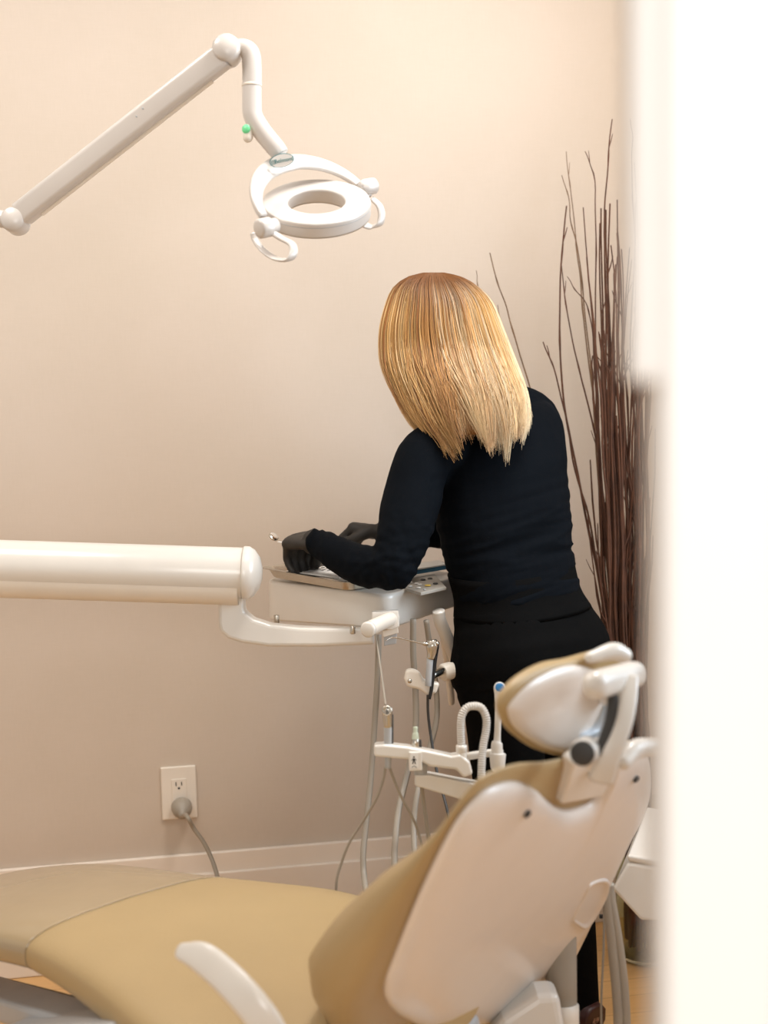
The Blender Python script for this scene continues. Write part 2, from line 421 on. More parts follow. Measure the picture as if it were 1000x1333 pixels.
# oval name plate on the yoke
pc = lat(367, 209, LDp-0.020); pu = (RT*math.cos(.2)+UP*math.sin(.2)).normalized()
pnrm = (-ray(367,209)).normalized(); pu = (pu-pnrm*pu.dot(pnrm)).normalized(); pv = pnrm.cross(pu)
b = new(); b0 = new()
q = [pc+pu*math.cos(2*math.pi*k/40)*16*px+pv*math.sin(2*math.pi*k/40)*8.8*px for k in range(40)]
prism(b, q, -pnrm*.004); pl = obj('name_plate', b, M_teal, yoke, smooth=False)
b0 = new(); q = [pc+pnrm*.0003+pu*math.cos(2*math.pi*k/40)*15*px+pv*math.sin(2*math.pi*k/40)*8*px for k in range(40)]
prism(b0, q, pnrm*.0006); obj('plate_face', b0, M_paper, pl, smooth=False)
b0 = text_bm('Belmont', 7.2*px, pc+pnrm*.0012+pu*2.6*px, pu, pv)
s = 2.3*px; bx0 = pc+pnrm*.0012-pu*11.4*px
for dx, dy, hx, hy in ((-s,0,.28*px,s),(s,0,.28*px,s),(0,-s,s,.28*px),(0,s,s,.28*px),(0,0,.2*px,s),(0,0,s,.2*px)):
    box(b0, bx0+pu*dx+pv*dy, hx, hy, .0003, (pu, pv, pnrm))
obj('plate_lettering', b0, M_teal, pl, smooth=False)

# ------------------------------------------------------------------ delivery unit on its swing arm
base = at(300, 800, 2.95)
t = thing('delivery_unit', base, 'white dental instrument table on a thick round swing arm', 'dental unit')
a0, a1 = at(-420, 722, 2.9), at(318, 745.5, 2.9)
b = new(); tube(b, [a0, a1], 0.0475, 40, 4); arm = obj('swing_arm', b, M_white, t)
ad = (a1-a0).normalized()
b = new(); tube(b, [a0-UP*.0235, a1-UP*.0235-ad*.01], 0.0385, 32, 4, flat=1.0); obj('arm_under_cover', b, M_ivory, arm)
b = new(); q = Vector((a0.x, a0.y, FZ)); lathe(b, q, (0,0,1), [(.16,0),(.16,.02),(.07,.05),(.055,.08),(.055,a0.z-FZ+.03),(.06,a0.z-FZ+.06),(.04,a0.z-FZ+.075)], 32); obj('floor_post', b, M_white, t)
b = new(); lathe(b, a1-ad*.003, ad, [(0.049,0),(0.0505,.003),(0.050,.012),(0.044,.022),(0.030,.032),(0.012,.037)], 48); obj('end_cap', b, M_white, arm)
pts = [(284,772),(316,772),(317,796),(330,806),(352,813),(390,817),(486,819),(488,839),(420,842),(350,842),(315,837),(296,831),(286,822),(284,812)]
b = new(); prism(b, [at(x, y, 2.91) for x, y in pts], fwd*0.062); obj('elbow_bracket', b, M_white, t, smooth=False, bev=0.007)
PA, PB, PC = LD(-.252,3.12,0), LD(.0,2.86,0), LD(.165,3.11,0)
PD = PA+(PC-PB)*1.0
def plan(z, ins, zs):
    cc = (PA+PB+PC+PD)/4; out = []
    cs = [PA,PB,PC,PD]
    for i, p in enumerate(cs):
        n1 = (cs[i-1]-p).normalized(); n2 = (cs[(i+1)%4]-p).normalized()
        p = p + (n1+n2)*ins
        r = 0.035
        a, c = p+n1*r, p+n2*r
        for k in range(6):
            s = k/5; out.append((a*(1-s)**2+p*2*s*(1-s)+c*s*s)+Vector((0,0,zs[i])))
    return out
zb = [.835,.857,.860,.840]; zt = [.918,.924,.922,.918]
b = new()
loft(b, [plan(0, .008, zb), plan(0, .0015, [z+.001 for z in zb]), plan(0, .0, [z+.005 for z in zb]), plan(0, .0, [z-.010 for z in zt]),
         plan(0, .002, [z-.003 for z in zt]), plan(0, .007, zt)])
body = obj('table_body', b, M_white, t)
# sloping control panel on the operator's side
b = new(); q = [at_z(x, y, .926) for x, y in ((518,763),(537,752),(566,747),(581,764),(548,771.5))]
prism(b, q, (0,0,-.006)); pan = obj('control_panel', b, M_panel, t, smooth=False, bev=.0012)
def button(x, y, r, m_, z=.9268):
    b = new(); c = at_z(x, y, z); lathe(b, c, (0,0,1), [(r,0),(r,.0012),(r*.7,.0022)], 18); obj('button', b, m_, pan)
for x, y in ((530.5,759),(535,758.5),(534,763.5),(542.5,760),(546.5,761.5),(545,765.5)): button(x, y, .0042, M_paper)
for x, y in ((551,755),(560,753.5),(567,760)): button(x, y, .0052, M_dark)
button(557, 762.5, .0062, M_yellow); button(552.5, 768, .0028, M_grey)
# front catch block and the round ended handle
b = new(); prism(b, [at(484,797,2.842), at(519,795,2.842), at(520,816,2.842), at(510,820,2.842), at(484,818,2.842)], fwd*.05); obj('catch_block', b, M_white, t, smooth=False, bev=.002)
b = new(); prism(b, [at(497,821,2.86), at(518,816,2.86), at(519,824,2.86), at(499,830,2.86)], fwd*.04); obj('bracket', b, M_ivory, t, smooth=False, bev=.0015)
b = new(); prism(b, [at(500,828,2.87), at(517,824,2.87), at(516,838,2.87), at(500,841,2.87)], fwd*.03); obj('bracket', b, M_grey, t, smooth=False, bev=.0015)
b = new(); tube(b, [at(479,819,2.75), at(512,804,2.86)], [.0135,.0135], 24, capround=False); hd = obj('handle_grip', b, M_ivory, t)
b = new(); lathe(b, at(480,819,2.752), (at(479,819,2.75)-at(512,804,2.86)), [(.0145,0),(.0145,.004),(.011,.007)], 28); obj('handle_end', b, M_white, hd)
for x, y in ((360,807),(459,821)):
    b = new(); c = at(x, y-6, 3.0 if x < 400 else 2.9); lathe(b, c, (0,0,-1), [(.0055,0),(.0055,.014),(.004,.015)], 16); obj('foot_stud', b, M_steel, t)
# long side handle
b = new(); tube(b, [at(571,795,2.96), at(573,808,2.97), at(582,830,3.0), at(590,850,3.03), at(597,875,3.06)], [.012,.0125,.0125,.0125,.0125], 20, flat=.8); obj('side_handle', b, M_white, t)
b = new(); tube(b, [at(576,812,2.99), at(583,860,3.06), at(588,915,3.10)], [.014,.014,.011], 16, flat=.6); obj('hose_cover', b, M_ivory, t)
# instrument holder below the table
b = new(); prism(b, [at(x, y, 2.87) for x, y in ((528,873),(536,871),(546,875),(552,886),(573,890),(568,903),(556,905),(546,898),(530,894),(526,884))], fwd*.03); hol = obj('instrument_holder', b, M_ivory, t, smooth=False, bev=.005)
b = new(); lathe(b, at(533.5,886.5,2.867), -fwd, [(.0042,0),(.0042,.002),(.002,.0035)], 20); obj('screw', b, M_steel, hol)
b = new(); tube(b, [at(562,880,2.9), at(577,873,2.93)], [.007,.007], 16); obj('pivot_pin', b, M_steel, hol)
b = new(); lathe(b, at(575,876,2.94), (RT+fwd*.6-UP*-.2), [(.014,0),(.017,.004),(.017,.02),(.014,.03)], 24); obj('pivot_knob', b, M_ivory, hol)
# supply hoses
def hose(pts, r, name='supply_hose', m_=M_hose, parent=t, seg=12):
    b = new(); tube(b, [at(*p) for p in pts], r, seg, 8); return obj(name, b, m_, parent)
hose([(493,826,2.93),(492,870,2.93),(488,940,2.93),(483,1010,2.92),(477,1070,2.9),(473,1110,2.88),(474,1140,2.86),(478,1170,2.8),(490,1260,2.72),(510,1400,2.6)], .0058)
hose([(538,806,2.93),(538,850,2.94),(541,900,2.95),(541,950,2.95),(532,1000,2.94),(520,1050,2.9),(515,1090,2.87),(514,1130,2.85),(522,1240,2.75),(540,1400,2.6)], .0062)
hose([(555,808,2.94),(559,836,2.96),(565,870,2.96),(569,915,2.96),(567,945,2.95),(556,985,2.94),(544,1030,2.9),(539,1070,2.88),(540,1110,2.85),(548,1230,2.75),(560,1400,2.6)], .0055)

# things in use on the unit
tr = thing('instrument_tray', at_z(400,745,.94), 'shallow metal instrument tray lined with paper on the instrument table', 'tray')
P0 = LD(-.245, 3.105, 0); u1 = D(.65,-.76); u2 = D(.76,.65)
def traypt(a, c, z): return P0+u1*a+u2*c+Vector((0,0,z))
def trect(a0, a1, c0, c1, z, r=.02):
    out = []
    for (a, c, s1, s2) in ((a0,c0,1,1),(a1,c0,-1,1),(a1,c1,-1,-1),(a0,c1,1,-1)):
        k = [(a+s1*r*(1-math.cos(g)), c+s2*r*(1-math.sin(g))) for g in [i*math.pi/10 for i in range(6)]]
        if (s1, s2) in ((-1,1),(1,-1)): k = k[::-1]
        out += [traypt(x, y, z) for x, y in k]
    return out
b = new()
rg = [trect(.014+i, .252-i, .012+i, .158-i, z) for i, z in ((0,.9245),(-.006,.926),(-.014,.943),(-.023,.944),(-.023,.9455),(-.013,.9455),(-.005,.928),(.001,.9265))]
loft(b, rg); obj('tray_pan', b, M_steel, tr)
b = new(); prism(b, trect(.02,.242,.02,.148,.9275), (0,0,.001)); obj('tray_paper', b, M_paper, tr, smooth=False)
def slab(name, corners, z, h, m_, label, cat, group=None, bev=.0008):
    b = new(); prism(b, [at_z(x, y, z) for x, y in corners], (0,0,h)); return tag(obj(name, b, m_, smooth=False, bev=bev), label, cat, group)
b = new(); q = [traypt(*p) for p in ((.03,.03,.936),(.225,.012,.945),(.235,.065,.948),(.06,.11,.94))]
prism(b, q, (0,0,.0015)); sh = tag(obj('paper_pouch', b, M_paper, smooth=False), 'white paper sterilising pouch lying in the metal tray under the gloved hand', 'paper')
b = new()
for i in range(26):
    c = traypt(.07+.0055*i, .045+.02*(i%3), 0); c.z = .9455+.0035*(i/26)+.002
    box(b, c, .0016+.0012*((i*7)%3), .0035, .0003, (u1, u2, Vector((0,0,1))))
obj('printed_marks', b, M_dark, sh, smooth=False)
lay = [('dental_explorer', .055, .10), ('dental_scaler', .055, .125), ('dental_probe', .055, .15)]
for i, (nm, a, c) in enumerate(lay):
    b = new(); tube(b, [traypt(a, c, .9365), traypt(a+.03, c+.004, .935), traypt(a+.15, c, .935), traypt(a+.175, c-.006, .937)], [.0012,.0028,.0028,.001], 10)
    tag(obj(nm, b, M_steel), ['slim steel instrument in the tray, nearest the paper pouch', 'steel scaler in the tray between two slimmer instruments', 'steel probe in the tray nearest the wall'][i], 'dental instrument')
p_ = slab('document_folder', ((508,748),(577,736),(583,741),(512,753)), .932, .008, M_blue, 'blue folder lying on the instrument table behind the control panel', 'folder')
slab('paper_sheet', ((500,741),(572,731),(581,736),(508,748)), .9405, .003, M_paper, 'white sheets of paper lying on top of the blue folder', 'paper')
sy = thing('air_water_syringe', at(562,850,2.87), 'silver three way syringe with a thin bent spout below the instrument table', 'dental instrument')
b = new(); tube(b, [at(562,833,2.86), at(563,840,2.86), at(562.5,850,2.86), at(560.5,858,2.86)], [.0085,.0125,.0098,.0072], 24); sb = obj('syringe_head', b, M_steel, sy)
b = new(); tube(b, [at(560,857,2.86), at(557.5,893,2.86)], [.0062,.0058], 20); obj('handle', b, M_grey, sy)
b = new(); tube(b, [at(569,842,2.868), at(566,860,2.868), at(562,895,2.868), at(559,910,2.868)], [.004,.0045,.0035,.003], 12); obj('dark_grip', b, M_black, sy)
b = new(); tube(b, [at(502,834,2.84), at(515,830,2.85), at(553,838.5,2.86)], [.0011,.0014,.0017], 10, n=5); obj('spout', b, M_steel, sy)
b = new(); lathe(b, at(553,838,2.853), -RT-fwd*.4, [(.004,-.004),(.004,.002),(.0025,.004)], 14); obj('spout_collar', b, M_steel, sy)
b = new(); lathe(b, at(568,838,2.853), RT-fwd*.6+UP*.4, [(.0042,-.004),(.0042,.003),(.003,.005)], 14); obj('button', b, M_steel, sy)
b = new(); tube(b, [at(557,905,2.87), at(557.5,930,2.88), at(562,965,2.88), at(570,1010,2.85), at(583,1058,2.8), at(596,1140,2.75), at(600,1300,2.65)], .0026, 10); obj('hose', b, M_dark, sy)

# ------------------------------------------------------------------ assistant's holder in front
DA = 2.45
base = at(560, 1000, DA)
t = thing('assistant_holder', base, 'white curved bar on a jointed arm that holds the suction tools behind the chair back', 'holder')
def outline(pts, d, off, name, m_, parent, bev, n=3):
    b = new(); q = catmull([at(x, y, d) for x, y in pts], n, closed=True); prism(b, q, off); return obj(name, b, m_, parent, smooth=False, bev=bev)
b = new(); pts = [(487,970),(500,969),(530,972),(560,978),(588,984),(600,982),(612,992),(616,1008),(604,1013),(594,1002),(560,998),(545,990),(520,988),(487,985)]
prism(b, [at(x, y, DA) for x, y in pts], fwd*.035); bar = obj('holder_bar', b, M_white, t, smooth=False, bev=.004)
b = new(); prism(b, [at(x, y, DA-.004) for x, y in ((532,979),(549,979),(550,1003),(533,1004))], fwd*.03); tg = obj('sign_block', b, M_white, t, smooth=False, bev=.0015)
def ic(x, y): return at(x, y, DA-.0045)
b = new(); box(b, at(539.5,990.5,DA-.0042), .0062, .0115, .0004, (RT, UP, fwd)); obj('sign_face', b, M_paper, tg, smooth=False)
b = new()
k = F/DA
def dot(x, y, r): lathe(b, at(x, y, DA-.0047), -fwd, [(r/k,0),(r/k,.0003)], 14)
dot(539, 985.6, 1.1)
prism(b, [at(x, y, DA-.0047) for x, y in ((538,987.3),(540,987.3),(540.3,990.5),(537.8,990.5))], -fwd*.0003)
for (x0,y0,x1,y1,w) in ((538.2,987.8,535.9,990,.5),(539.8,987.8,542.2,990,.5),(538.6,990,537.2,994.6,.65),(539.5,990,541,994.6,.65)):
    A_, B_ = at(x0,y0,DA-.0047), at(x1,y1,DA-.0047); dd = (B_-A_); nn = dd.normalized().cross(fwd)*w/k
    prism(b, [A_-nn, A_+nn, B_+nn, B_-nn], -fwd*.0003)
tube(b, [at(536,999,DA-.0047), at(539,997.3,DA-.0047), at(543,999.5,DA-.0047)], .0004, 6)
obj('pictogram', b, M_black, tg, smooth=False)
b = new(); pts = [(540,1009),(560,1009),(600,1017),(640,1024),(690,1034),(690,1058),(640,1049),(600,1041),(560,1029),(540,1023)]
prism(b, [at(x, y, DA+.02) for x, y in pts], fwd*.04); obj('lower_arm', b, M_white, t, smooth=False, bev=.003)
b = new(); tube(b, [at(680,1046,DA+.04), at(740,1075,DA+.08), at(790,1108,DA+.19)], [.016,.016,.016], 16, sq=.6); obj('rear_arm', b, M_white, t)
b = new(); tube(b, [at(547,990,DA+.03), at(548,1012,DA+.035)], .011, 20); obj('pivot_post', b, M_grey, t)
b = new(); tube(b, [at(605,985,DA+.03), at(640,980,DA+.045), at(655,981,DA+.045)], [.006,.006,.006], 12, sq=.6); obj('cross_bar', b, M_white, t)
b = new(); lathe(b, at(601,972,DA+.01), -UP, [(.0082,0),(.0086,.003),(.0086,.03),(.007,.036)], 24); obj('cup_holder', b, M_white, t)
b = new(); lathe(b, at(648,980,DA+.03), -UP, [(.0105,0),(.0135,.002),(.0115,.024),(.0085,.029)], 24); obj('cup_holder', b, M_white, t)
hose([(548,1012,DA+.05),(551,1040,DA+.06),(556,1075,DA+.06),(560,1110,DA+.06)], .0035, 'arm_hose', M_hose, t)
# suction hose loop
sh = thing('suction_hose', at(600,980,DA), 'pale corrugated suction hose looping up out of the white holder', 'hose')
b = new(); P = catmull([at(*p) for p in ((601,974,DA+.01),(600,950,DA+.01),(601,933,DA+.01),(607,922,DA+.012),(617,919,DA+.015),(627,922,DA+.02),(633,934,DA+.02),(633,950,DA+.02),(629,972,DA+.015),(627,1000,DA+.01),(627,1030,DA+.01),(628,1060,DA+.02))], 14)
fr = frames(P); rings = []; acc = 0; prev = P[0]
Q = []
for i in range(len(P)-1):
    for j in range(3): Q.append(P[i].lerp(P[i+1], j/3))
fr = frames(Q)
for i, (p, (tg_, a, c)) in enumerate(zip(Q, fr)):
    acc += (p-prev).length; prev = p
    r = .0062 + .0006*math.sin(acc/.0036*2*math.pi)
    rings.append([p+a*r*math.cos(2*math.pi*j/14)+c*r*math.sin(2*math.pi*j/14) for j in range(14)])
loft(b, rings); obj('hose', b, M_corr, sh)
b = new(); lathe(b, at(601,973,DA+.01), -UP, [(.0086,-.004),(.0092,0),(.0086,.008)], 24); obj('collar', b, M_white, sh)
# saliva ejector with a blue screen
we = thing('suction_wand', at(648,980,DA), 'tall slim white wand with a blue round tip standing in the holder by the headrest', 'dental instrument')
b = new(); tube(b, [at(650,897,DA+.02), at(650,905,DA+.02), at(649,925,DA+.025), at(647.5,962,DA+.03), at(647,968,DA+.03), at(647,984,DA+.03)], [.0088,.0075,.0056,.0056,.009,.0095], 24, capround=True); obj('body', b, M_white, we)
b = new(); nn = (-fwd+UP*.35).normalized(); lathe(b, at(650.5,895,DA+.0125), nn, [(.0088,-.003),(.0092,.0),(.0085,.0015)], 28); rim = obj('tip_rim', b, M_white, we)
b = new(); lathe(b, at(650.5,895,DA+.0125)+nn*.0012, nn, [(.0072,0),(.0072,.0012),(.003,.0016)], 28); obj('tip_screen', b, M_lens, rim)
b = new(); tube(b, [at(648,1003,DA+.03), at(649,1030,DA+.035), at(651,1065,DA+.04)], .0055, 12); obj('hose', b, M_corr, we)
# hand pieces in the bar
hp = thing('curing_handpiece', at(505,980,DA), 'silver handpiece with a round ring end standing in the left end of the white holder', 'dental instrument')
b = new(); tube(b, [at(504,925,DA+.012), at(504.5,935,DA+.012), at(505,945,DA+.012)], [.0085,.0078,.0068], 20, capround=True); obj('head', b, M_steel, hp)
b = new(); lathe(b, at(504,925,DA+.004), -fwd+UP*.25, [(.0078,-.003),(.0085,0),(.0078,.002),(.006,.002),(.006,.001)], 28); hr = obj('ring', b, M_steel, hp)
b = new(); tube(b, [at(503,929,DA-.0005), at(504.6,926,DA-.0012), at(503.6,924,DA-.0012), at(505,921,DA-.0005)], .0008, 6); obj('ring_mark', b, M_dark, hr)
b = new(); tube(b, [at(505,943,DA+.012), at(505,970,DA+.012), at(505,1000,DA+.012)], [.0064,.0062,.0052], 20); obj('handle', b, M_grey, hp)
b = new(); tube(b, [at(509.5,930,DA+.02), at(509.5,972,DA+.02)], [.0035,.0035], 10); obj('dark_grip', b, M_dark, hp)
b = new(); tube(b, [at(502,998,DA+.015), at(499,1015,DA+.02), at(490,1040,DA+.03), at(472,1070,DA+.05), at(456,1095,DA+.06), at(444,1125,DA+.07), at(438,1150,DA+.07), at(440,1185,DA+.07), at(455,1250,DA+.05), at(480,1290,DA+.05)], .0022, 10); obj('cable', b, M_hose, hp)
b = new(); tube(b, [at(507,998,DA+.015), at(513,1015,DA+.02), at(524,1040,DA+.03), at(535,1060,DA+.04), at(545,1085,DA+.05), at(552,1130,DA+.05), at(560,1290,DA+.08)], .0022, 10); obj('cable', b, M_hose, hp)
b = new(); tube(b, [at(488,822,2.83), at(492,845,2.75), at(497,880,2.6), at(502,917,DA+.02)], .0016, 8); obj('feed_cable', b, M_hose, hp)
tp = thing('scaler_handpiece', at(542,975,DA), 'short handpiece with a pale green tip poking above the white holder', 'dental instrument')
b = new(); tube(b, [at(541,946,DA+.02), at(541,953,DA+.02), at(541,956,DA+.02), at(541,966,DA+.02)], [.0036,.0038,.0052,.0062], 18, n=3); obj('tip', b, M_tip, tp)
b = new(); tube(b, [at(541,962,DA+.02), at(541,985,DA+.02)], [.0062,.0062], 18); obj('collar', b, M_steel, tp)
b = new(); tube(b, [at(546.5,963,DA+.025), at(547,974,DA+.025)], .0028, 10); obj('dark_grip', b, M_dark, tp)
# ------------------------------------------------------------------ patient chair
T = D(.6,.8); A_ = D(.8,-.6); Z = Vector((0,0,1))
def plane_uv(pts, O, U, V):
    """photo points carried onto the plane through O spanned by U, V"""
    n = U.cross(V); out = []
    for x, y in pts:
        r = ray(x, y); p = CAM + r*((O-CAM).dot(n)/r.dot(n)) - O
        out.append((p.dot(U), p.dot(V)))
    return out
beta = R(59)
Bk = (A_*math.cos(beta)+Z*math.sin(beta)).normalized()
Nb = (A_*math.sin(beta)-Z*math.cos(beta)).normalized()      # out of the back of the chair
M0 = LD(.24, 1.87, .855)
chair = thing('dental_chair', LD(.1, 2.05, FZ), 'tan vinyl reclining dental chair with white shell back and small headrest', 'dental chair')
so = plane_uv([(655,1034),(684,1028),(708,1038),(725,1053),(748,1063),(774,1055),(789,1040),(802,1019),(815,999),(834,984),(851,992),(853,1030),(845,1062),(826,1099),(799,1157),(780,1196),(750,1256),(727,1289),(690,1318),(640,1338),(575,1346),(535,1334),(514,1314),(512,1292),(524,1258),(560,1172),(600,1092),(630,1052)], M0, T, Bk)
cen = plane_uv([(722,1178)], M0, T, Bk)[0]
b = new(); pillow(b, so, M0, T, Bk, Nb, [(0,.003),(.2,.003),(.5,.0025),(.8,.001),(.90,-.0005),(.95,-.003),(.98,-.006),(.995,-.010),(1,-.014),(.995,-.018),(.97,-.020),(0,-.020)], n=8, centre=cen)
shell = obj('backrest_shell', b, M_shell, chair)
for x, y in ((685,1058),(827,1013)):
    u0, v0 = plane_uv([(x, y)], M0, T, Bk)[0]; c = M0+T*u0+Bk*v0-Nb*.002
    b = new(); lathe(b, c, Nb, [(.0052,0),(.0052,.006),(.0045,.0066),(.0028,.0066),(.0028,.0045)], 20); obj('screw', b, M_dark, shell)
# recessed grip
q = plane_uv([(768,1148),(790,1144),(788,1166),(764,1206),(748,1202),(744,1194),(757,1168)], M0, T, Bk)
b = new(); pillow(b, q, M0, T, Bk, Nb, [(0,.001),(.78,.001),(.86,.0035),(.94,.0055),(1,.003),(1,-.008),(0,-.008)], n=4); obj('recessed_grip', b, M_shell, shell)
# padded back: thick at the small of the back, thin at the top
co = plane_uv([(652,1024),(690,1010),(730,1006),(780,994),(832,978),(850,990),(853,1030),(845,1062),(822,1099),(790,1157),(745,1246),(722,1290),(700,1340),(640,1390),(560,1408),(500,1402),(472,1375),(470,1338),(494,1280),(548,1175),(594,1096),(626,1050)], M0, T, Bk)
b = new()
def thick(v):
    ks = [(.1,.014),(.0,.018),(-.06,.036),(-.14,.070),(-.24,.102),(-.32,.120),(-.5,.124)]
    for (a, x), (c_, y) in zip(ks, ks[1:]):
        if v >= c_: return x if v > a else x+(y-x)*(a-v)/(a-c_)
    return .124
q = catmull([Vector((x,y,0)) for x,y in co], 8, closed=True); c = Vector((cen[0], cen[1], 0))
rings = []
for s, h in [(.6,0),(.9,.0),(.965,.08),(.995,.22),(1.0,.42),(.985,.64),(.94,.84),(.86,.955),(.7,1.0),(.4,1.03)]:
    ring = []
    for p in q:
        w_ = c+(p-c)*s
        ring.append(M0+T*w_.x+Bk*w_.y-Nb*(.016+h*thick(w_.y)))
    rings.append(ring)
vr = loft(b, rings); obj('backrest_cushion', b, M_leather, chair)
# seat and leg rest: stations run from the hips to the foot end, each given by its far and near side
ad = D(-.83,.555); td = D(.555,.83)
def seat_ring(fr_, nr, zt, th, n=40, crown=.010):
    c = (fr_+nr)/2; hv = (fr_-nr)/2; ring = []
    for k in range(n):
        a = 2*math.pi*k/n; x = math.copysign(abs(math.cos(a))**.42, math.cos(a)); y = math.copysign(abs(math.sin(a))**.62, math.sin(a))
        z = zt-th/2+y*th/2 + crown*(1-x*x)*(1 if y > 0 else 0)
        ring.append(Vector((c.x+hv.x*x, c.y+hv.y*x, z)))
    return ring
def stations(rows, n=6):
    f_ = catmull([at_z(r[0], r[1], r[4]-r[5]*.4) for r in rows], n); g_ = catmull([at_z(r[2], r[3], r[4]-r[5]*.6) for r in rows], n)
    q_ = catmull([Vector((r[4], r[5], 0)) for r in rows], n)
    return [(a, c, q.x, q.y) for a, c, q in zip(f_, g_, q_)]
SEAT = [(303,1154,33,1252,.538,.066),(370,1162,80,1280,.540,.075),(450,1173,125,1315,.540,.085),(525,1195,175,1362,.535,.09),(585,1225,240,1415,.525,.09),(620,1262,330,1460,.51,.085),(625,1290,400,1470,.50,.07)]
LEG = [(303,1154,33,1252,.538,.066),(240,1146,0,1244,.536,.066),(190,1139,-40,1236,.530,.064),(130,1135,-90,1228,.518,.062),(60,1142,-160,1226,.495,.06),(-10,1164,-240,1236,.462,.058),(-70,1192,-310,1252,.43,.052),(-100,1215,-340,1268,.41,.045)]
def shrink(st, k, dz):
    a, c, z, t_ = st; m_ = (a+c)/2; return (m_+(a-m_)*k, m_+(c-m_)*k, z-dz, t_-2*dz)
st = stations(SEAT); st = [shrink(st[0], .985, .003)] + [(a+(st[1][0]-a)*.12 if i == 0 else a, c+(st[1][1]-c)*.12 if i == 0 else c, z, t_) for i, (a, c, z, t_) in enumerate(st)]
b = new(); loft(b, [seat_ring(*x) for x in st]); seat = obj('seat_cushion', b, M_leather, chair)
st = stations(LEG); st = [shrink(st[0], .985, .003)] + [(a+(st[1][0]-a)*.12 if i == 0 else a, c+(st[1][1]-c)*.12 if i == 0 else c, z, t_) for i, (a, c, z, t_) in enumerate(st)]
b = new(); loft(b, [seat_ring(*x) for x in st]); leg = obj('leg_rest', b, M_leather2, chair)
b = new(); rr = seat_ring(*st[1]); tube(b, rr+[rr[0]], .0010, 6, n=1, smooth=False); obj('seam_piping', b, M_leather2, leg)
# armrest
b = new(); P = [at(238,1239,1.86), at(262,1246,1.84), at(288,1266,1.82), at(312,1290,1.80), at(334,1316,1.79), at(352,1345,1.79), at(366,1385,1.80), at(385,1460,1.86), at(415,1500,1.95)]
tube(b, P, [.011,.018,.0195,.020,.020,.020,.019,.019,.019], 24, 8, flat=.42, up=(UP*.75+RT*.65), capround=True, sq=.7); obj('armrest', b, M_white, chair)
# under-structure
b = new(); 
def beam(b, p, q, hw, hh): 
    d_ = (q-p); c = (p+q)/2; l = d_.length/2; d_.normalize(); s_ = d_.cross(Z).normalized(); u_ = s_.cross(d_); box(b, c, l, hw, hh, (d_, s_, u_))
beam(b, at(-60,1283,2.55), at(150,1345,2.2), .035, .020); obj('leg_rest_arm', b, M_grey, chair, smooth=False, bev=.008)
b = new(); beam(b, at(-60,1272,2.56), at(112,1318,2.28), .030, .006); obj('leg_rest_arm_shade', b, M_dark, chair, smooth=False, bev=.003)  # shadow along the top of the grey beam, built as a dark strip
b = new(); beam(b, at(20,1345,2.3), at(170,1338,2.1), .05, .016); obj('seat_bracket', b, M_grey, chair, smooth=False, bev=.008)
b = new(); box(b, LD(-.06,2.10,.405), .14, .13, .03, (ad, td, Z)); obj('seat_frame', b, M_grey, chair, smooth=False, bev=.015)
b = new(); box(b, LD(.0,2.06,.20), .11, .09, .19, (ad, td, Z)); obj('lift_column', b, M_white, chair, smooth=False, bev=.03)
b = new(); box(b, LD(.0,2.06,FZ+.045), .38, .20, .045, (ad, td, Z)); obj('base_plate', b, M_white, chair, smooth=False, bev=.03)
b = new(); tube(b, [at(730,1180,2.42), at(731,1310,2.42)], [.0245,.0245], 24); pst = obj('hinge_post', b, M_hose, chair)
b = new(); tube(b, [at(734,1308,2.41), at(734,1370,2.41)], [.024,.0245], 24); obj('post_sleeve', b, M_ivory, pst)
b = new(); prism(b, [at(x, y, 2.3) for x, y in ((640,1345),(655,1326),(700,1296),(728,1294),(736,1340),(736,1400),(655,1400))], fwd*.08); obj('hip_cover', b, M_white, chair, smooth=False, bev=.012)
# headrest
HD = LD(.225, 1.885, .955); bh = R(72)
Bh = (A_*math.cos(bh)+Z*math.sin(bh)).normalized(); Nh = (A_*math.sin(bh)-Z*math.cos(bh)).normalized()
ho = plane_uv([(664,930),(668,916),(690,892),(716,876),(740,868),(765,868),(788,880),(800,905),(800,945),(785,972),(752,984),(716,978),(692,966),(672,949)], HD, T, Bh)
b = new(); pillow(b, ho, HD, T, Bh, Nh, [(0,.006),(.4,.006),(.75,.005),(.9,.002),(.97,-.003),(1,-.010),(.99,-.018),(.9,-.02),(0,-.02)], n=8); hs = obj('headrest_shell', b, M_shell, chair)
hc = plane_uv([(661,926),(672,903),(694,884),(722,870),(752,864),(780,856),(806,850),(822,856),(826,880),(820,930),(795,972),(752,988),(712,982),(686,968),(668,950)], HD, T, Bh)
b = new(); pillow(b, hc, HD-Nh*.010, T, Bh, -Nh, [(0,0),(.85,0),(.95,.001),(.99,.004),(1,.008),(.99,.013),(.955,.018),(.88,.021),(.6,.021),(0,.018)], n=8, bend=lambda x, y: -.006+.10*max(0,x-.02)**1.0*0.0); obj('headrest_pad', b, M_leather, chair)
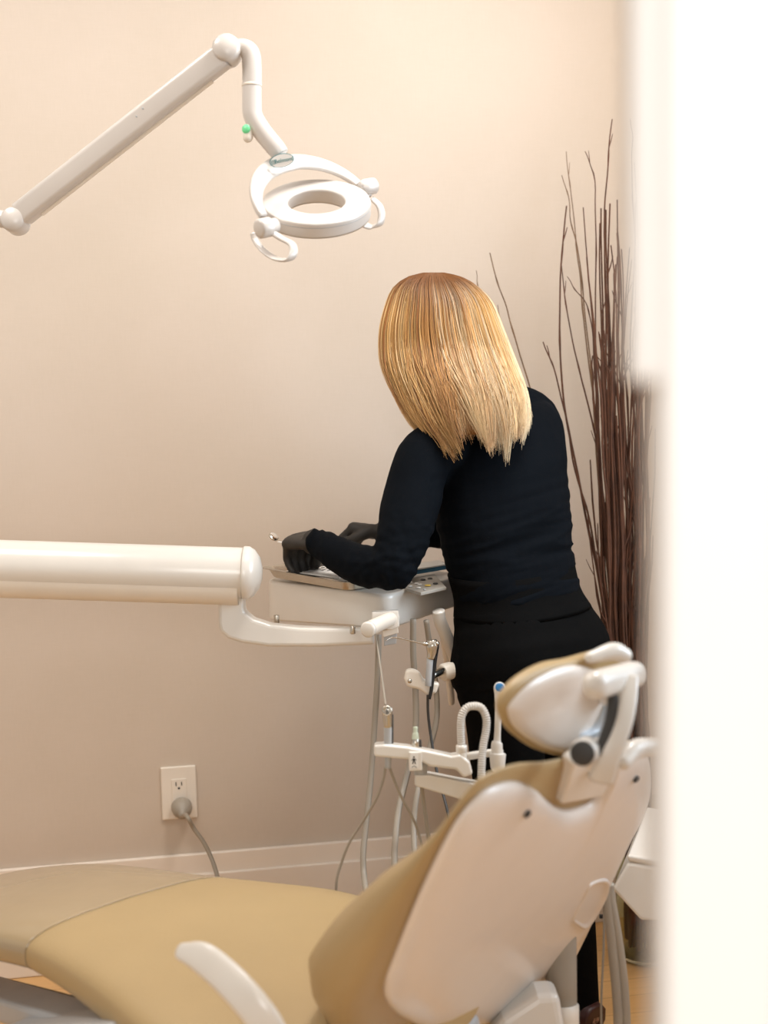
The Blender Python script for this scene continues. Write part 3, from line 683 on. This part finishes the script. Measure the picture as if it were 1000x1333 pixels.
# highlight on the pad's upper right edge, built as a white roll
b = new(); tube(b, [at(768,856,1.93), at(798,848,1.95), at(813,853,1.96)], [.007,.0115,.010], 20, capround=True); obj('pad_edge_highlight', b, M_white, chair)
b = new(); tube(b, [at(776,892,1.815), at(824,878,1.90)], [.0175,.0165], 28, capround=True, sq=.85, flat=.92, up=UP); kb = obj('clamp_bar', b, M_white, chair)
b = new(); pillow(b, plane_uv([(768,872),(776,880),(782,905),(774,912),(766,900),(764,884)], HD, T, Bh), HD+Nh*.018, T, Bh, Nh, [(0,.01),(.7,.01),(1,0),(1,-.012),(0,-.012)], n=4); obj('clamp_block', b, M_shell, hs)
b = new(); tube(b, [at(820,880,1.86), at(818,905,1.845), at(814,935,1.83), at(805,963,1.82), at(792,990,1.82), at(782,1015,1.83)], [.0105,.011,.0105,.0105,.013,.016], 20, 8, flat=.55, up=RT, sq=.7); obj('curved_arm', b, M_white, chair)
b = new(); tube(b, [at(797,900,1.845), at(798,915,1.84), at(795,940,1.832), at(787,963,1.825), at(778,982,1.82)], [.006,.007,.0078,.0075,.007], 16, 8, flat=.8, up=RT, sq=.6); obj('ratchet_strip', b, M_dark, chair)
b = new(); pillow(b, plane_uv([(786,905),(790,925),(788,948),(776,966),(756,972),(746,966),(750,954),(766,944),(778,925)], HD, T, Bh), HD+Nh*.006, T, Bh, Nh, [(0,.008),(.6,.007),(.9,.003),(1,-.003),(1,-.01),(0,-.01)], n=4); obj('recess_shade', b, mat('recess_shade_grey', (196,204,212), .3, coat=.3, var=.02), chair)  # bluish shade in the headrest shell's recess, built as a cool grey piece
kc = at(758,981,1.80); kn = (-fwd-RT*.35).normalized()
b = new(); lathe(b, kc-kn*.034, kn, [(.013,0),(.0165,.006),(.0170,.024),(.0150,.032)], 32); kk = obj('tilt_knob', b, M_white, chair)
b = new(); lathe(b, kc-kn*.003, kn, [(.0148,0),(.0148,.0025),(.012,.0045)], 32); obj('knob_face', b, M_dark, kk)
pl_o = LD(.245, 1.86, .87)
q = plane_uv([(751,998),(764,988),(800,972),(812,964),(824,975),(806,1004),(788,1040),(736,1050)], M0+Nb*.0+Bk*.03, T, Bk)
b = new(); OO = M0+Bk*.03; prism(b, [OO+T*x+Bk*y-Nb*.004 for x, y in q], -Nb*.02); obj('mounting_plate', b, M_ivory, chair, smooth=False, bev=.003)
for x, y in ((768,1009),(788,1002)):
    u0, v0 = plane_uv([(x, y)], OO, T, Bk)[0]; b = new(); lathe(b, OO+T*u0+Bk*v0-Nb*.005, Nb, [(.0028,0),(.0028,.0018),(.0015,.0024)], 12); obj('bolt', b, M_steel, chair)
b = new(); tube(b, [at(812,992,1.93), at(826,976,1.95), at(850,972,1.97)], [.010,.013,.012], 20, capround=True); obj('release_lever', b, M_white, chair)

# ------------------------------------------------------------------ rinse unit, hoses, vase and branches at the right
DU = 2.62
t = thing('rinse_unit', at(850,1200,DU), 'white box shaped rinse unit with a cut away lower corner beside the doorway', 'dental unit')
q = [(818,1122),(960,1147),(960,1200),(834,1199),(797,1158)]
b = new(); prism(b, [at(x, y, DU) for x, y in q], D(.3,1)*.26); obj('housing', b, M_white, t, smooth=False, bev=.006)
b = new(); prism(b, [at(817,1121,DU)-Z*.001, at(960,1146,DU)-Z*.001, at(960,1146,DU)+D(.3,1)*.27, at(817,1121,DU)+D(.3,1)*.27], Z*.012); obj('lid', b, M_white, t, smooth=False, bev=.004)
b = new(); prism(b, [at(960,1147,DU)+D(0,1)*.02, at(900,1147,DU)+D(0,1)*.02, at(900,1147,DU)+D(0,1)*.2, at(960,1147,DU)+D(0,1)*.2], -Z*(at(960,1147,DU).z-FZ)); obj('stand', b, M_white, t, smooth=False, bev=.01)
def fl(x, y, d, z=.0): return at(x, y, d)
th = thing('hose_bundle', at_z(806,1400,.01), 'pair of thick grey hoses running down to the floor behind the chair', 'hose')
for dx, r in ((0,.0085),(9.5,.0075)):
    b = new(); tube(b, [at(790+dx*.4,1150,2.45), at(791+dx*.5,1172,2.45), at(796+dx*.8,1215,2.45), at(801+dx,1265,2.45), at(804+dx,1300,2.45), at(806+dx,1345,2.45), at(808+dx,1500,2.45)], r, 14); obj('hose', b, M_hose, th)
b = new(); tube(b, [at(787,1165,2.47), at(786,1230,2.47), at(783,1300,2.47), at(783,1345,2.47), at(783,1480,2.47)], .0019, 8); obj('thin_cable', b, M_hose, th)
b = new(); box(b, at(787,1193,2.48), .008, .0025, .004, (RT, UP, fwd)); obj('cable_clip', b, M_black, th, smooth=False)

gl = bpy.data.materials.new('greenish_glass'); gl.use_nodes = True
g = gl.node_tree.nodes['Principled BSDF']; g.inputs['Base Color'].default_value = (.80,.85,.70,1); g.inputs['Transmission Weight'].default_value = 1
g.inputs['Roughness'].default_value = .03; g.inputs['IOR'].default_value = 1.45
VC = LD(.60, 3.44, FZ)
b = new(); loft(b, [[VC+Vector((r*math.cos(2*math.pi*k/48), r*math.sin(2*math.pi*k/48), z)) for k in range(48)] for r, z in
    [(.060,.001),(.074,.002),(.081,.008),(.082,.10),(.080,.30),(.083,.36),(.080,.36),(.077,.30),(.079,.10),(.077,.012),(.05,.008)]])
tag(obj('glass_vase', b, gl), 'clear cylindrical glass vase on the floor holding a sheaf of tall dry twigs', 'vase')
# branches
def twig(path, r0, r1, label, grp, kinks=9, jit=.006, mt=None, side=None):
    P = [Vector(p) for p in path]; P = catmull(P, 6) if len(P) > 2 else [P[0].lerp(P[1], k/12) for k in range(13)]
    n = len(P); Q = []
    ph = random.random()*50
    for i, p in enumerate(P):
        s = i/(n-1); k = jit*min(1, s*4)
        Q.append(p + Vector((noise.noise((ph, s*kinks, 0)), noise.noise((ph, s*kinks, 9)), 0))*k)
    b = new(); tube(b, Q, [r0+(r1-r0)*(i/(n-1))**1.0*(1) + (.0006 if i % 7 == 3 else 0) for i in range(n)], 7, n=1, smooth=False)
    if side:
        for s, a, l in side:
            i = int(s*(n-1)); p = Q[i]; d = (Q[min(n-1,i+1)]-Q[i-1]).normalized()
            q = p + (d + RT*a)*l
            tube(b, [p, p.lerp(q,.5)+RT*a*l*.08, q], [r1*1.1, r1*.9, r1*.6], 5, n=3)
    o = obj('dry_branch', b, mt or M_wood_dark)
    return tag(o, label, 'branch', grp)
def root(): 
    a = random.random()*6.28; r = .062*math.sqrt(random.random()); return VC+Vector((r*math.cos(a), r*math.sin(a), .028))
def tp(x, y, d): return at(x, y, min(d, 3.54))
single = [
 ([(638,329),(650,375),(668,430),(690,512),(735,700),(780,900)], .0022, .0012, 'lone tall grey twig leaning furthest left, rising from behind the blond hair', 3.50),
 ([(649,397),(655,430),(664,458),(690,540),(740,720),(785,900)], .0012, .0007, 'faint thin twig just left of the long leaning twig beside the hair', 3.53),
 ([(620,352),(624,378),(650,450),(700,600),(750,760),(790,900)], .0012, .0007, 'short faint twig tip just right of the top of the blond hair', 3.53),
 ([(709,445),(722,490),(742,570),(762,660),(782,760),(800,860),(815,1000)], .003, .0014, 'curved twig with the lowest tip in front of the wall, right of the shoulder', 3.42),
 ([(738,268),(730,360),(729,460),(741,560),(765,680),(787,800),(812,1000)], .0035, .0016, 'long twig bowed to the left with its tip level with the lamp ring', 3.44),
 ([(731,345),(741,420),(757,490),(773,560),(785,650),(800,800),(818,1000)], .003, .0012, 'slim twig parting from the left bowed twig and crossing to the bundle', 3.46),
 ([(798,155),(790,230),(787,320),(788,450),(795,620),(805,800),(825,1000)], .0032, .0013, 'tallest dry twig, its tip rising highest above the bundle', 3.40),
 ([(736,197),(743,260),(752,330),(760,400),(772,520),(790,700),(815,950)], .0025, .0008, 'thin pale twig whose tip stands furthest left of the high tips', 3.52),
 ([(733,228),(741,262),(748,305),(757,370),(768,470),(782,640),(810,900)], .0022, .0008, 'forked thin twig left of the bundle, just below the pale tip', 3.50),
 ([(762,197),(773,235),(776,330),(776,500),(785,700),(812,950)], .0026, .0009, 'thin twig with a leaning tip left of the tallest twig', 3.45),
 ([(820,155),(824,190),(826,260),(828,420),(830,700),(838,1000)], .002, .0008, 'faint twig half hidden by the edge of the doorway at the top', 3.3),
 ([(737,360),(752,380),(766,405),(775,470),(784,640),(812,900)], .0022, .0008, 'short side twig pointing up left from the middle of the bundle', 3.38),
]
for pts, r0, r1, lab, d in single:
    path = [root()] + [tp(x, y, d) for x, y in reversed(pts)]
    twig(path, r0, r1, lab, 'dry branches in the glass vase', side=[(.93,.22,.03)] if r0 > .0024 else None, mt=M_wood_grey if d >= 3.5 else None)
bundle = []
for k in range(96):
    u_ = random.random()
    top = random.uniform(200,340) if k % 7 == 0 else (random.uniform(290,470) if k % 3 == 1 else random.uniform(420,760))
    xm = 773+u_*76 if k % 3 else 773+u_*52
    xt = xm + random.gauss(0, 9) + (u_-.5)*12
    if top < 330: xt = max(756, xt)
    xt = max(752, xt); d = random.uniform(3.28, 3.44)
    path = [root(), at(815+u_*32, 1040, d), at(790+u_*52, 880, d), at(780+u_*66+random.gauss(0,3), 700, d), at(xm, 520, d), tp(xt, top, d+random.uniform(-.03,.03))] if top < 490 else [root(), at(815+u_*32, 1040, d), at(792+u_*52, 900, d), tp(xt+6, top, d)]
    bundle.append((top, xt, twig(path, random.uniform(.0034,.0050), random.uniform(.0010,.0018), 'tall brown dry twig standing upright in the packed middle of the vase bundle', 'upright twigs packed in the glass vase', jit=.008,
         side=[(random.uniform(.7,.95), random.choice((-.35,.35)), random.uniform(.03,.07))] if k % 2 else None)))
ORD = 'first second third fourth fifth sixth seventh eighth ninth tenth eleventh twelfth thirteenth fourteenth fifteenth sixteenth seventeenth eighteenth nineteenth twentieth'.split()
high = sorted([x for x in bundle if x[0] < 420 and x[1] < 832], key=lambda x: x[1])
for i, (_, _, o) in enumerate(high[:20]):
    o['label'] = 'upright brown twig rising clear of the packed bundle, %s such tip from the left' % ORD[i]
    o['group'] = 'upright twigs rising above the packed bundle'
# ------------------------------------------------------------------ the person
SA, FA = D(.75,.66), D(-.66,.75)      # towards her right, the way she faces
def ellring(c, w, t, n=32, tilt=0, sq=.9):
    out = []
    for k in range(n):
        a = 2*math.pi*k/n; x, y = math.cos(a), math.sin(a)
        x = math.copysign(abs(x)**sq, x); y = math.copysign(abs(y)**sq, y)
        out.append(Vector(c)+SA*(x*w)+FA*(y*t)+Z*(tilt*x*w))
    return out
TORSO = [(692,885,3.03,.172,.122,0),(693,855,3.02,.174,.124,0),(690,825,3.02,.164,.120,0),(681,795,3.03,.146,.110,.02),(674,772,3.035,.134,.102,.03),
         (666,740,3.04,.134,.102,.05),(659,700,3.05,.140,.106,.08),(654,655,3.06,.147,.109,.12),(650,610,3.07,.152,.108,.2),(647,575,3.08,.150,.102,.3),(640,548,3.085,.120,.090,.35),(626,530,3.09,.07,.066,.3),(621,512,3.095,.055,.056,.2)]
def torso(bm, i0, i1, e):
    P = catmull([at(x, y, d) for x, y, d, *_ in TORSO[i0:i1]], 4); Q = catmull([Vector((w, t, k)) for *_, w, t, k in TORSO[i0:i1]], 4)
    loft(bm, [ellring(p, q.x+e, q.y+e, tilt=q.z) for p, q in zip(P, Q)])
SHL, ELL, WRL = at(556,592,2.97), at(511,740,2.86), at(414,706,3.03)
SHR, ELR, WRR = at(700,550,3.18), at(655,690,3.36), at(506,694,3.22)
def limb(bm, pts, rad, e, seg=20, **k): tube(bm, pts, [r+e for r in rad], seg, 6, capround=True, **k)
def arms(bm, e, sleeves=False):
    limb(bm, [at(590,590,3.02), SHL, at(536,650,2.93), at(525,700,2.885), ELL], [.05,.055,.056,.051,.043], e)
    limb(bm, [ELL, at(478,738,2.90), at(440,722,2.97), WRL], [.040,.040,.034,.0275], e)
    limb(bm, [at(628,532,3.09), at(662,532,3.12), SHR, at(690,620,3.27), ELR], [.045,.052,.050,.046,.038], e)
    limb(bm, [ELR, at(585,692,3.28), WRR], [.038,.036,.026], e)
def palm_hand(bm, Wp, p, w, dn, e, bends, thumb):
    """p: along the palm, w: towards the thumb side, dn: the way the fingers curl"""
    K = Wp+p*.074
    tube(bm, [Wp-p*.01, Wp+p*.03, K, K+p*.008], [.024+e,.034+e,.038+e,.032+e], 18, 5, flat=.40, up=w, capround=False, sq=.8)
    for i, (o, l, r) in enumerate(((.0285,.92,.0078),(.0095,1.0,.0082),(-.0095,.95,.0080),(-.0275,.78,.0072))):
        q = K+w*o-p*.006; pts = [q-p*.02, q]; d = p.copy(); bn = 0
        for seglen, bd in zip((.042,.026,.020), bends):
            bn += bd+i*.05
            d = (p*math.cos(bn)+dn*math.sin(bn)); q = q+d*seglen*l; pts.append(q)
        tube(bm, pts, [r+e,r+e+.0008,r+e,r*.93+e,r*.8+e], 12, 4, capround=True)
    q0 = Wp+p*.028+w*.022
    pts = [q0]; 
    for v_, l in thumb: q0 = q0+(p*v_[0]+w*v_[1]+dn*v_[2]).normalized()*l; pts.append(q0)
    tube(bm, pts, [.0135+e,.0115+e,.0100+e,.0085+e], 12, 4, capround=True)
# left hand: palm over the tray, fingers bent down round the mirror handle
pL = D(-.56,.83,-.05); dnL = (Vector((0,0,-1))+D(.25,-.1)*.25).normalized(); dnL = (dnL-pL*dnL.dot(pL)).normalized(); wL = dnL.cross(pL).normalized()
if wL.dot(RT) < 0: wL = -wL
pR = D(-.86,.5,.04); dnR = (Vector((0,0,-1))+D(-.1,-.4)*.3).normalized(); dnR = (dnR-pR*dnR.dot(pR)).normalized(); wR = dnR.cross(pR).normalized()
if wR.dot(fwd) > 0: wR = -wR
thL = [((.75,.5,.55),.036),((.7,-.1,.8),.028),((.4,-.2,1),.022)]
thR = [((.75,.45,.6),.036),((.8,0,.5),.028),((.8,-.3,.4),.022)]
def handL(bm, e): palm_hand(bm, WRL, pL, wL, dnL, e, (.85,.65,.5), thL)
def handR(bm, e): palm_hand(bm, WRR, pR, wR, dnR, e, (.75,.85,.7), thR)
# legs
HL, AL = at(655,895,2.97), at_z(690,1402,FZ)+Z*.085
HR, AR = at(724,895,3.08), at_z(748,1338,FZ)+Z*.085
def mid(a, c, s, z): v_ = a.lerp(c, s)+FA*.015; v_.z = z; return v_
KL, KR = mid(HL, AL, .5, .5), mid(HR, AR, .5, .5)
def legs(bm, e, cloth=False):
    if cloth:
        limb(bm, [HL, mid(HL,AL,.25,.72), KL, mid(HL,AL,.78,.28), AL-Z*.072], [.092,.082,.068,.062,.058], e)
        limb(bm, [HR, mid(HR,AR,.25,.72), KR, mid(HR,AR,.78,.28), AR-Z*.076], [.092,.080,.066,.059,.055], e)
    else:
        limb(bm, [HL, mid(HL,AL,.25,.72), KL, mid(HL,AL,.72,.34), AL], [.088,.076,.054,.052,.036], e)
        limb(bm, [HR, mid(HR,AR,.25,.72), KR, mid(HR,AR,.72,.34), AR], [.088,.074,.054,.052,.036], e)
def foot(bm, an, e):
    c = Vector((an.x, an.y, FZ))
    tube(bm, [c-FA*.06+Z*.036, c-FA*.02+Z*.04, c+FA*.06+Z*.034, c+FA*.13+Z*.024, c+FA*.165+Z*.02], [.028+e,.031+e,.034+e,.036+e,.022+e], 18, 5, flat=1.0, up=Z, capround=False, sq=.85)
    if e < .002: tube(bm, [an+Z*.02, c-FA*.01+Z*.045], [.030,.028], 14, 3)
# head
hup = (at(566,400,3.10)-at(606,520,3.09)).normalized()
hf = (FA*.9-Z*.45).normalized(); hf = (hf-hup*hf.dot(hup)).normalized(); hr = hf.cross(hup).normalized()
HC = at(585,446,3.115)
def head(bm):
    sp = new(); bmesh.ops.create_icosphere(sp, subdivisions=4, radius=1)
    mp_ = {}
    for v in sp.verts:
        x, y, z = v.co
        jaw = 1-.28*max(0, -z)**1.2; px_, py_, pz_ = x*.074*jaw, y*.094*(1-.10*max(0,-z)), z*.115
        if y > 0.5 and -.05 < z < .25: py_ -= .008*math.exp(-((abs(x)-.38)/.16)**2)*math.exp(-((z-.08)/.1)**2)
        if z < -.6 and y > 0: py_ += .012*(y)
        mp_[v] = bm.verts.new(HC+hr*px_+hf*py_+hup*pz_)
    for f in sp.faces: bm.faces.new([mp_[v] for v in f.verts])
    sp.free()
    tube(bm, [HC+hf*.086+hup*.012, HC+hf*.096-hup*.012, HC+hf*.103-hup*.024, HC+hf*.090-hup*.031], [.005,.006,.0085,.006], 12, 4, capround=True)
    for dz in (-.054,-.064):
        tube(bm, [HC+hf*.082-hr*.022+hup*dz, HC+hf*.090+hup*(dz+.001), HC+hf*.082+hr*.022+hup*dz], [.0018,.0042,.0018], 10, 4)
    for s in (-1,1):
        tube(bm, [HC+hr*s*.072+hup*.024-hf*.012, HC+hr*s*.084+hup*.012-hf*.02, HC+hr*s*.084-hup*.008-hf*.016, HC+hr*s*.074-hup*.028-hf*.004], [.008,.014,.011,.006], 12, 4, flat=.45, up=hf, capround=True)
    tube(bm, [HC-hup*.06-hf*.01, at(614,505,3.09), at(625,535,3.09)], [.052,.05,.056], 20, 4)
def remesh(bm, name, voxel, material, parent=None, smooth=3, disp=None):
    bmesh.ops.recalc_face_normals(bm, faces=bm.faces)
    me = bpy.data.meshes.new('rough'); bm.to_mesh(me); bm.free()
    o = bpy.data.objects.new('rough', me); COL.objects.link(o)
    r = o.modifiers.new('r', 'REMESH'); r.mode = 'VOXEL'; r.voxel_size = voxel
    if smooth: s = o.modifiers.new('s', 'SMOOTH'); s.factor = .6; s.iterations = smooth
    dg = bpy.context.evaluated_depsgraph_get(); dg.update()
    m2 = bpy.data.meshes.new_from_object(o.evaluated_get(dg)); m2.name = name
    bpy.data.objects.remove(o); bpy.data.meshes.remove(me)
    if disp:
        nn = [v.normal.copy() for v in m2.vertices]
        for v, n_ in zip(m2.vertices, nn): v.co = v.co + n_*disp(v.co, n_)
    for p in m2.polygons: p.use_smooth = True
    m2.materials.append(material)
    q = bpy.data.objects.new(name, m2); COL.objects.link(q)
    if parent: par(q, parent)
    return q
b = new(); torso(b, 0, 13, -.012); arms(b, -.010); handL(b, -.0040); handR(b, -.0040); legs(b, -.006); foot(b, AL, -.004); foot(b, AR, -.004); head(b)
person = remesh(b, 'person', .0045, M_skin, smooth=3)
tag(person, 'blond person in black clothes and dark gloves bent over the instrument table holding a mirror', 'person')
M_eye = mat('eye_white', (235,232,228), .2)
for s in (-1,1):
    b = new(); lathe(b, HC+hr*s*.029+hup*.010+hf*.0660, hf, [(.0,0),(.008,.003),(.0105,.008),(.009,.0125),(.004,.0155),(0,.016)], 16); ey = obj('eye', b, M_eye, person)
    b = new(); lathe(b, HC+hr*s*.029+hup*.009+hf*.0806, hf, [(.0045,0),(.0045,.001),(.001,.0016)], 14); obj('iris', b, M_dark, ey)
def folds(co, n_):
    p = at_px(co)
    x, y = p
    s = (n_.dot(RT))
    u_ = (y + .28*(x-660))            # folds run down to the left
    k = max(0, min(1, (y-590)/110))*(1 if x > 560 else 0)*max(0,min(1,(800-y)/20+1))
    f = noise.noise((u_*.040, x*.008+7, 1.3)) + .3*noise.noise((u_*.10, x*.015, 4.1))
    a = .0075*k*(abs(f)*-2.2+.55)*(.6+.5*max(0,(x-640)/100))
    # creases at elbow and cuff
    if x < 560:
        d = math.exp(-((co-ELL).length/.09)**2); a += .006*d*noise.noise((x*.09+y*.05, y*.09-x*.04, 2))
        c = math.exp(-((co-WRL).length/.07)**2); a += .0045*c*noise.noise((x*.16, y*.07, 5))
        a += .0022*noise.noise((x*.035, y*.035, 8))
    else: a += .003*noise.noise((x*.012, y*.02, 3))
    return a
def at_px(co):
    v_ = co-CAM; d = v_.dot(fwd); return (500+F*v_.dot(RT)/d, 666.5-F*v_.dot(UP)/d)
b = new(); torso(b, 4, 12, .0015)
arms(b, .0)
sw = remesh(b, 'sweater', .0042, M_sweater, person, smooth=4, disp=folds)
def tfold(co, n_):
    x, y = at_px(co)
    a = .002*noise.noise((co.x*14, co.y*14, co.z*9)) + .0035*(noise.noise((x*.014+y*.02, y*.045, 2)) if y < 900 else noise.noise((co.x*20, co.y*20, co.z*3.5)))
    if abs(y-(792-.10*(x-690))) < 2: a -= .002
    return a
b = new(); torso(b, 0, 5, .003); legs(b, .0, True)
tr_ = remesh(b, 'trousers', .005, M_trouser, person, smooth=4, disp=tfold)
b = new(); torso(b, 3, 6, .0035); wb = obj('waistband', b, M_trouser, tr_)
for W_, hfn, pp in ((WRL, handL, pL), (WRR, handR, pR)):
    b = new(); hfn(b, .0010); tube(b, [W_-pp*.02, W_, W_+pp*.02], [.020,.0225,.027], 20, 4)
    remesh(b, 'glove', .0032, M_glove, person, smooth=3, disp=lambda c_, n_: .0009*noise.noise(c_*55))
for an in (AL, AR):
    b = new(); foot(b, an, .0045)
    c = Vector((an.x, an.y, FZ)); tube(b, [c-FA*.015+Z*.045, c-FA*.015+Z*.07], [.038,.036], 18, 3)
    sh_ = remesh(b, 'shoe', .0045, M_shoe, person, smooth=3)
    b = new(); prism(b, [c+FA*x+SA*y+Z*.001 for x, y in ((-.088,-.02),(-.088,.02),(-.06,.034),(.05,.036),(.13,.04),(.175,.018),(.175,-.018),(.13,-.04),(.05,-.036),(-.06,-.034))], Z*.010); obj('sole', b, M_black, sh_, smooth=False, bev=.002)

# ------------------------------------------------------------------ hair
HM = bpy.data.materials.new('blond_hair'); HM.use_nodes = True
nt = HM.node_tree; bs = nt.nodes['Principled BSDF']
ca_ = nt.nodes.new('ShaderNodeAttribute'); ca_.attribute_name = 'tint'; nt.links.new(ca_.outputs['Color'], bs.inputs['Base Color'])
bs.inputs['Roughness'].default_value = .46; bs.inputs['Anisotropic'].default_value = .4; bs.inputs['Specular IOR Level'].default_value = .5
ENV = [(354,565,0),(356,565,16),(362,566,36),(375,568,54),(395,572,67),(430,575,78),(470,583,85),(510,597,85),(545,608,77),(570,617,64),(592,622,56),(610,625,52)]
_e = catmull([Vector(e_) for e_ in ENV], 8); ENV = [tuple(v_) for v_ in _e]
def env(y):
    if y <= ENV[0][0]: return ENV[0][1], 0
    for a, c in zip(ENV, ENV[1:]):
        if y <= c[0]:
            s = (y-a[0])/(c[0]-a[0]); return a[1]+(c[1]-a[1])*s, a[2]+(c[2]-a[2])*s
    return ENV[-1][1], ENV[-1][2]
def hp_(y, al, k, dd=0):
    cx, hw = env(y); pxm = 3.08/F
    q = at(cx, y, 3.085 - .10*max(0,(y-450)/120))
    c, s = math.cos(al), math.sin(al)
    depth_r = hw*pxm*(1.0 if y < 520 else 1.0)
    return q + RT*(c*hw*k*pxm) + rt0.cross(Z)*(-s*depth_r*k)
# rt0 x Z points towards the camera; al = -90 deg is the near side
cols = [srgb(c) for c in ((212,158,88),(192,134,66),(224,178,110),(232,198,146),(166,108,52),(240,216,178))]
verts, faces, tints = [], [], []
rnd = random.Random(5)
def strand(P, r, tint_fn):
    n = len(P); base_ = len(verts)
    fr = frames(P)
    for i, (p, (t_, a, c)) in enumerate(zip(P, fr)):
        s = i/(n-1); rr = r*(1-.75*s**3)
        for k in range(3):
            th = 2.0944*k; verts.append(p+a*rr*math.cos(th)+c*rr*math.sin(th)); tints.append(tint_fn(s))
    for i in range(n-1):
        for k in range(3):
            a = base_+i*3+k; c = base_+i*3+(k+1)%3; faces.append((a, c, c+3, a+3))
gap0, gap1 = R(97), R(163)
nclump = 170
for ci in range(nclump):
    al0 = rnd.uniform(-math.pi, math.pi)
    if rnd.random() < .45: al0 = rnd.uniform(R(-175), R(-5))
    if gap0 < al0 < gap1: al0 = rnd.choice((gap0-.15, gap1+.12))
    uu = math.cos(al0)
    layer = rnd.choice((1.0, 1.0, .97, .93, .86, .78))
    near = math.sin(al0) < .2
    yend = (566+20*min(1,(uu+1)/.3) if uu < -.35 else (570 if uu < .15 else (584 if uu < .6 else 584-30*(uu-.6)/.4))) - 11*max(0, -math.sin(al0)) + rnd.gauss(0, 6)
    if rnd.random() < .10 and near: yend += rnd.uniform(6, 18)
    if layer < .95: yend -= 8
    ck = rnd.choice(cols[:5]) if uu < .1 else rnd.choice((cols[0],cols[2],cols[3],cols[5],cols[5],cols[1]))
    cv = rnd.uniform(.72, 1.16); curl = rnd.uniform(-.22, .10); sway = rnd.gauss(0, .05)
    for si in range(34):
        al = al0 + rnd.gauss(0, .16); k0 = layer + rnd.gauss(0, .018)
        ye = yend + rnd.gauss(0, 5); P = []
        y0 = 355.5 + rnd.random()*5
        part = R(-60)
        for j in range(19):
            s = j/18; y = y0 + (ye-y0)*s**1.35
            conv = max(0, (s-.62)/.38)
            a2 = al + (al0-al)*.75*conv + sway*s*s
            kk = k0*(1 + curl*conv**3)
            P.append(hp_(y, a2, kk))
        v_ = rnd.uniform(.90, 1.10)*cv
        root_c = srgb((112,70,34)); rk = (.22 if rnd.random() < .7 else .42) + (.30*rnd.random() if abs(al+1.7) < .5 else 0)
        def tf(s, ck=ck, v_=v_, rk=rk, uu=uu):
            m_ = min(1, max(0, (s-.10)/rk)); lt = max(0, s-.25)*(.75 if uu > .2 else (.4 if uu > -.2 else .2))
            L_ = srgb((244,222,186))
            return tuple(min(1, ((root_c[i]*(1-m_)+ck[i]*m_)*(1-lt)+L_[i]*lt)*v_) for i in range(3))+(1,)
        strand(P, rnd.uniform(.0006,.0011), tf)
# loose flyaway strands over the right shoulder and at the tips
for k in range(16):
    x0 = rnd.uniform(640,660); y0 = rnd.uniform(430,480); d = 3.0+rnd.uniform(-.01,.03)
    P = catmull([at(x0,y0,3.05), at(x0+rnd.uniform(6,12),y0+35,3.03), at(676+rnd.uniform(-4,6),rnd.uniform(495,512),3.01), at(684+rnd.uniform(-6,8),rnd.uniform(530,560),2.99)], 5)
    strand(P, .0004, lambda s: srgb((240,214,170))+(1,))
# inner mass of hair that the strands lie on
n = 48; rows = [356,360,368,380,400,430,470,510,545,562]
b0 = len(verts)
for y in rows:
    for k in range(n):
        al = 2*math.pi*k/n - math.pi
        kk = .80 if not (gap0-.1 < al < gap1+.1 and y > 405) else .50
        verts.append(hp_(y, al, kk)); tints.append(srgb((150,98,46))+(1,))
for i in range(len(rows)-1):
    for k in range(n):
        a = b0+i*n+k; c = b0+i*n+(k+1)%n; faces.append((a, c, c+n, a+n))
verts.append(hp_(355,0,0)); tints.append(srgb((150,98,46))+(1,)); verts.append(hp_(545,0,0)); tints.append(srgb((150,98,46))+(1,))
for k in range(n):
    faces.append((b0+k, b0+(k+1)%n, len(verts)-2)); e0 = b0+(len(rows)-1)*n; faces.append((e0+k, e0+(k+1)%n, len(verts)-1))
me = bpy.data.meshes.new('hair'); me.from_pydata([tuple(v) for v in verts], [], faces); me.update()
at_ = me.color_attributes.new('tint', 'FLOAT_COLOR', 'POINT'); at_.data.foreach_set('color', [x for t_ in tints for x in t_])
for p in me.polygons: p.use_smooth = True
me.materials.append(HM); ho_ = bpy.data.objects.new('hair', me); COL.objects.link(ho_); par(ho_, person)

# ------------------------------------------------------------------ mirror in the left hand
mi = thing('dental_mirror', at(362,706,3.10), 'small round dental mirror on a thin handle held in the left glove', 'dental instrument')
b = new(); tube(b, [at(361.5,705.5,3.10), at(368,706.5,3.10), at(376,708.5,3.10)], [.0016,.0018,.0022], 10); stem_ = obj('stem', b, M_paper, mi)
b = new(); tube(b, [at(376,708.5,3.10), at(400,716,3.07), at(420,728,3.05)], [.0028,.0035,.0028], 12, capround=True); obj('handle', b, M_steel, mi)
mn = (-fwd*.55+RT*.5+UP*.66).normalized()
b = new(); lathe(b, at(356,699,3.10)-mn*.001, mn, [(.0095,0),(.0105,.001),(.0105,.003),(.0092,.0034)], 32); mf = obj('mirror_frame', b, M_steel, mi)
b = new(); lathe(b, at(356,699,3.10)+mn*.0022, mn, [(.0092,0),(.0092,.0014),(.004,.0015)], 32); obj('mirror_glass', b, mat('mirror', (235,235,235), .03, metal=1, var=0), mf)
bpy.context.view_layer.update()
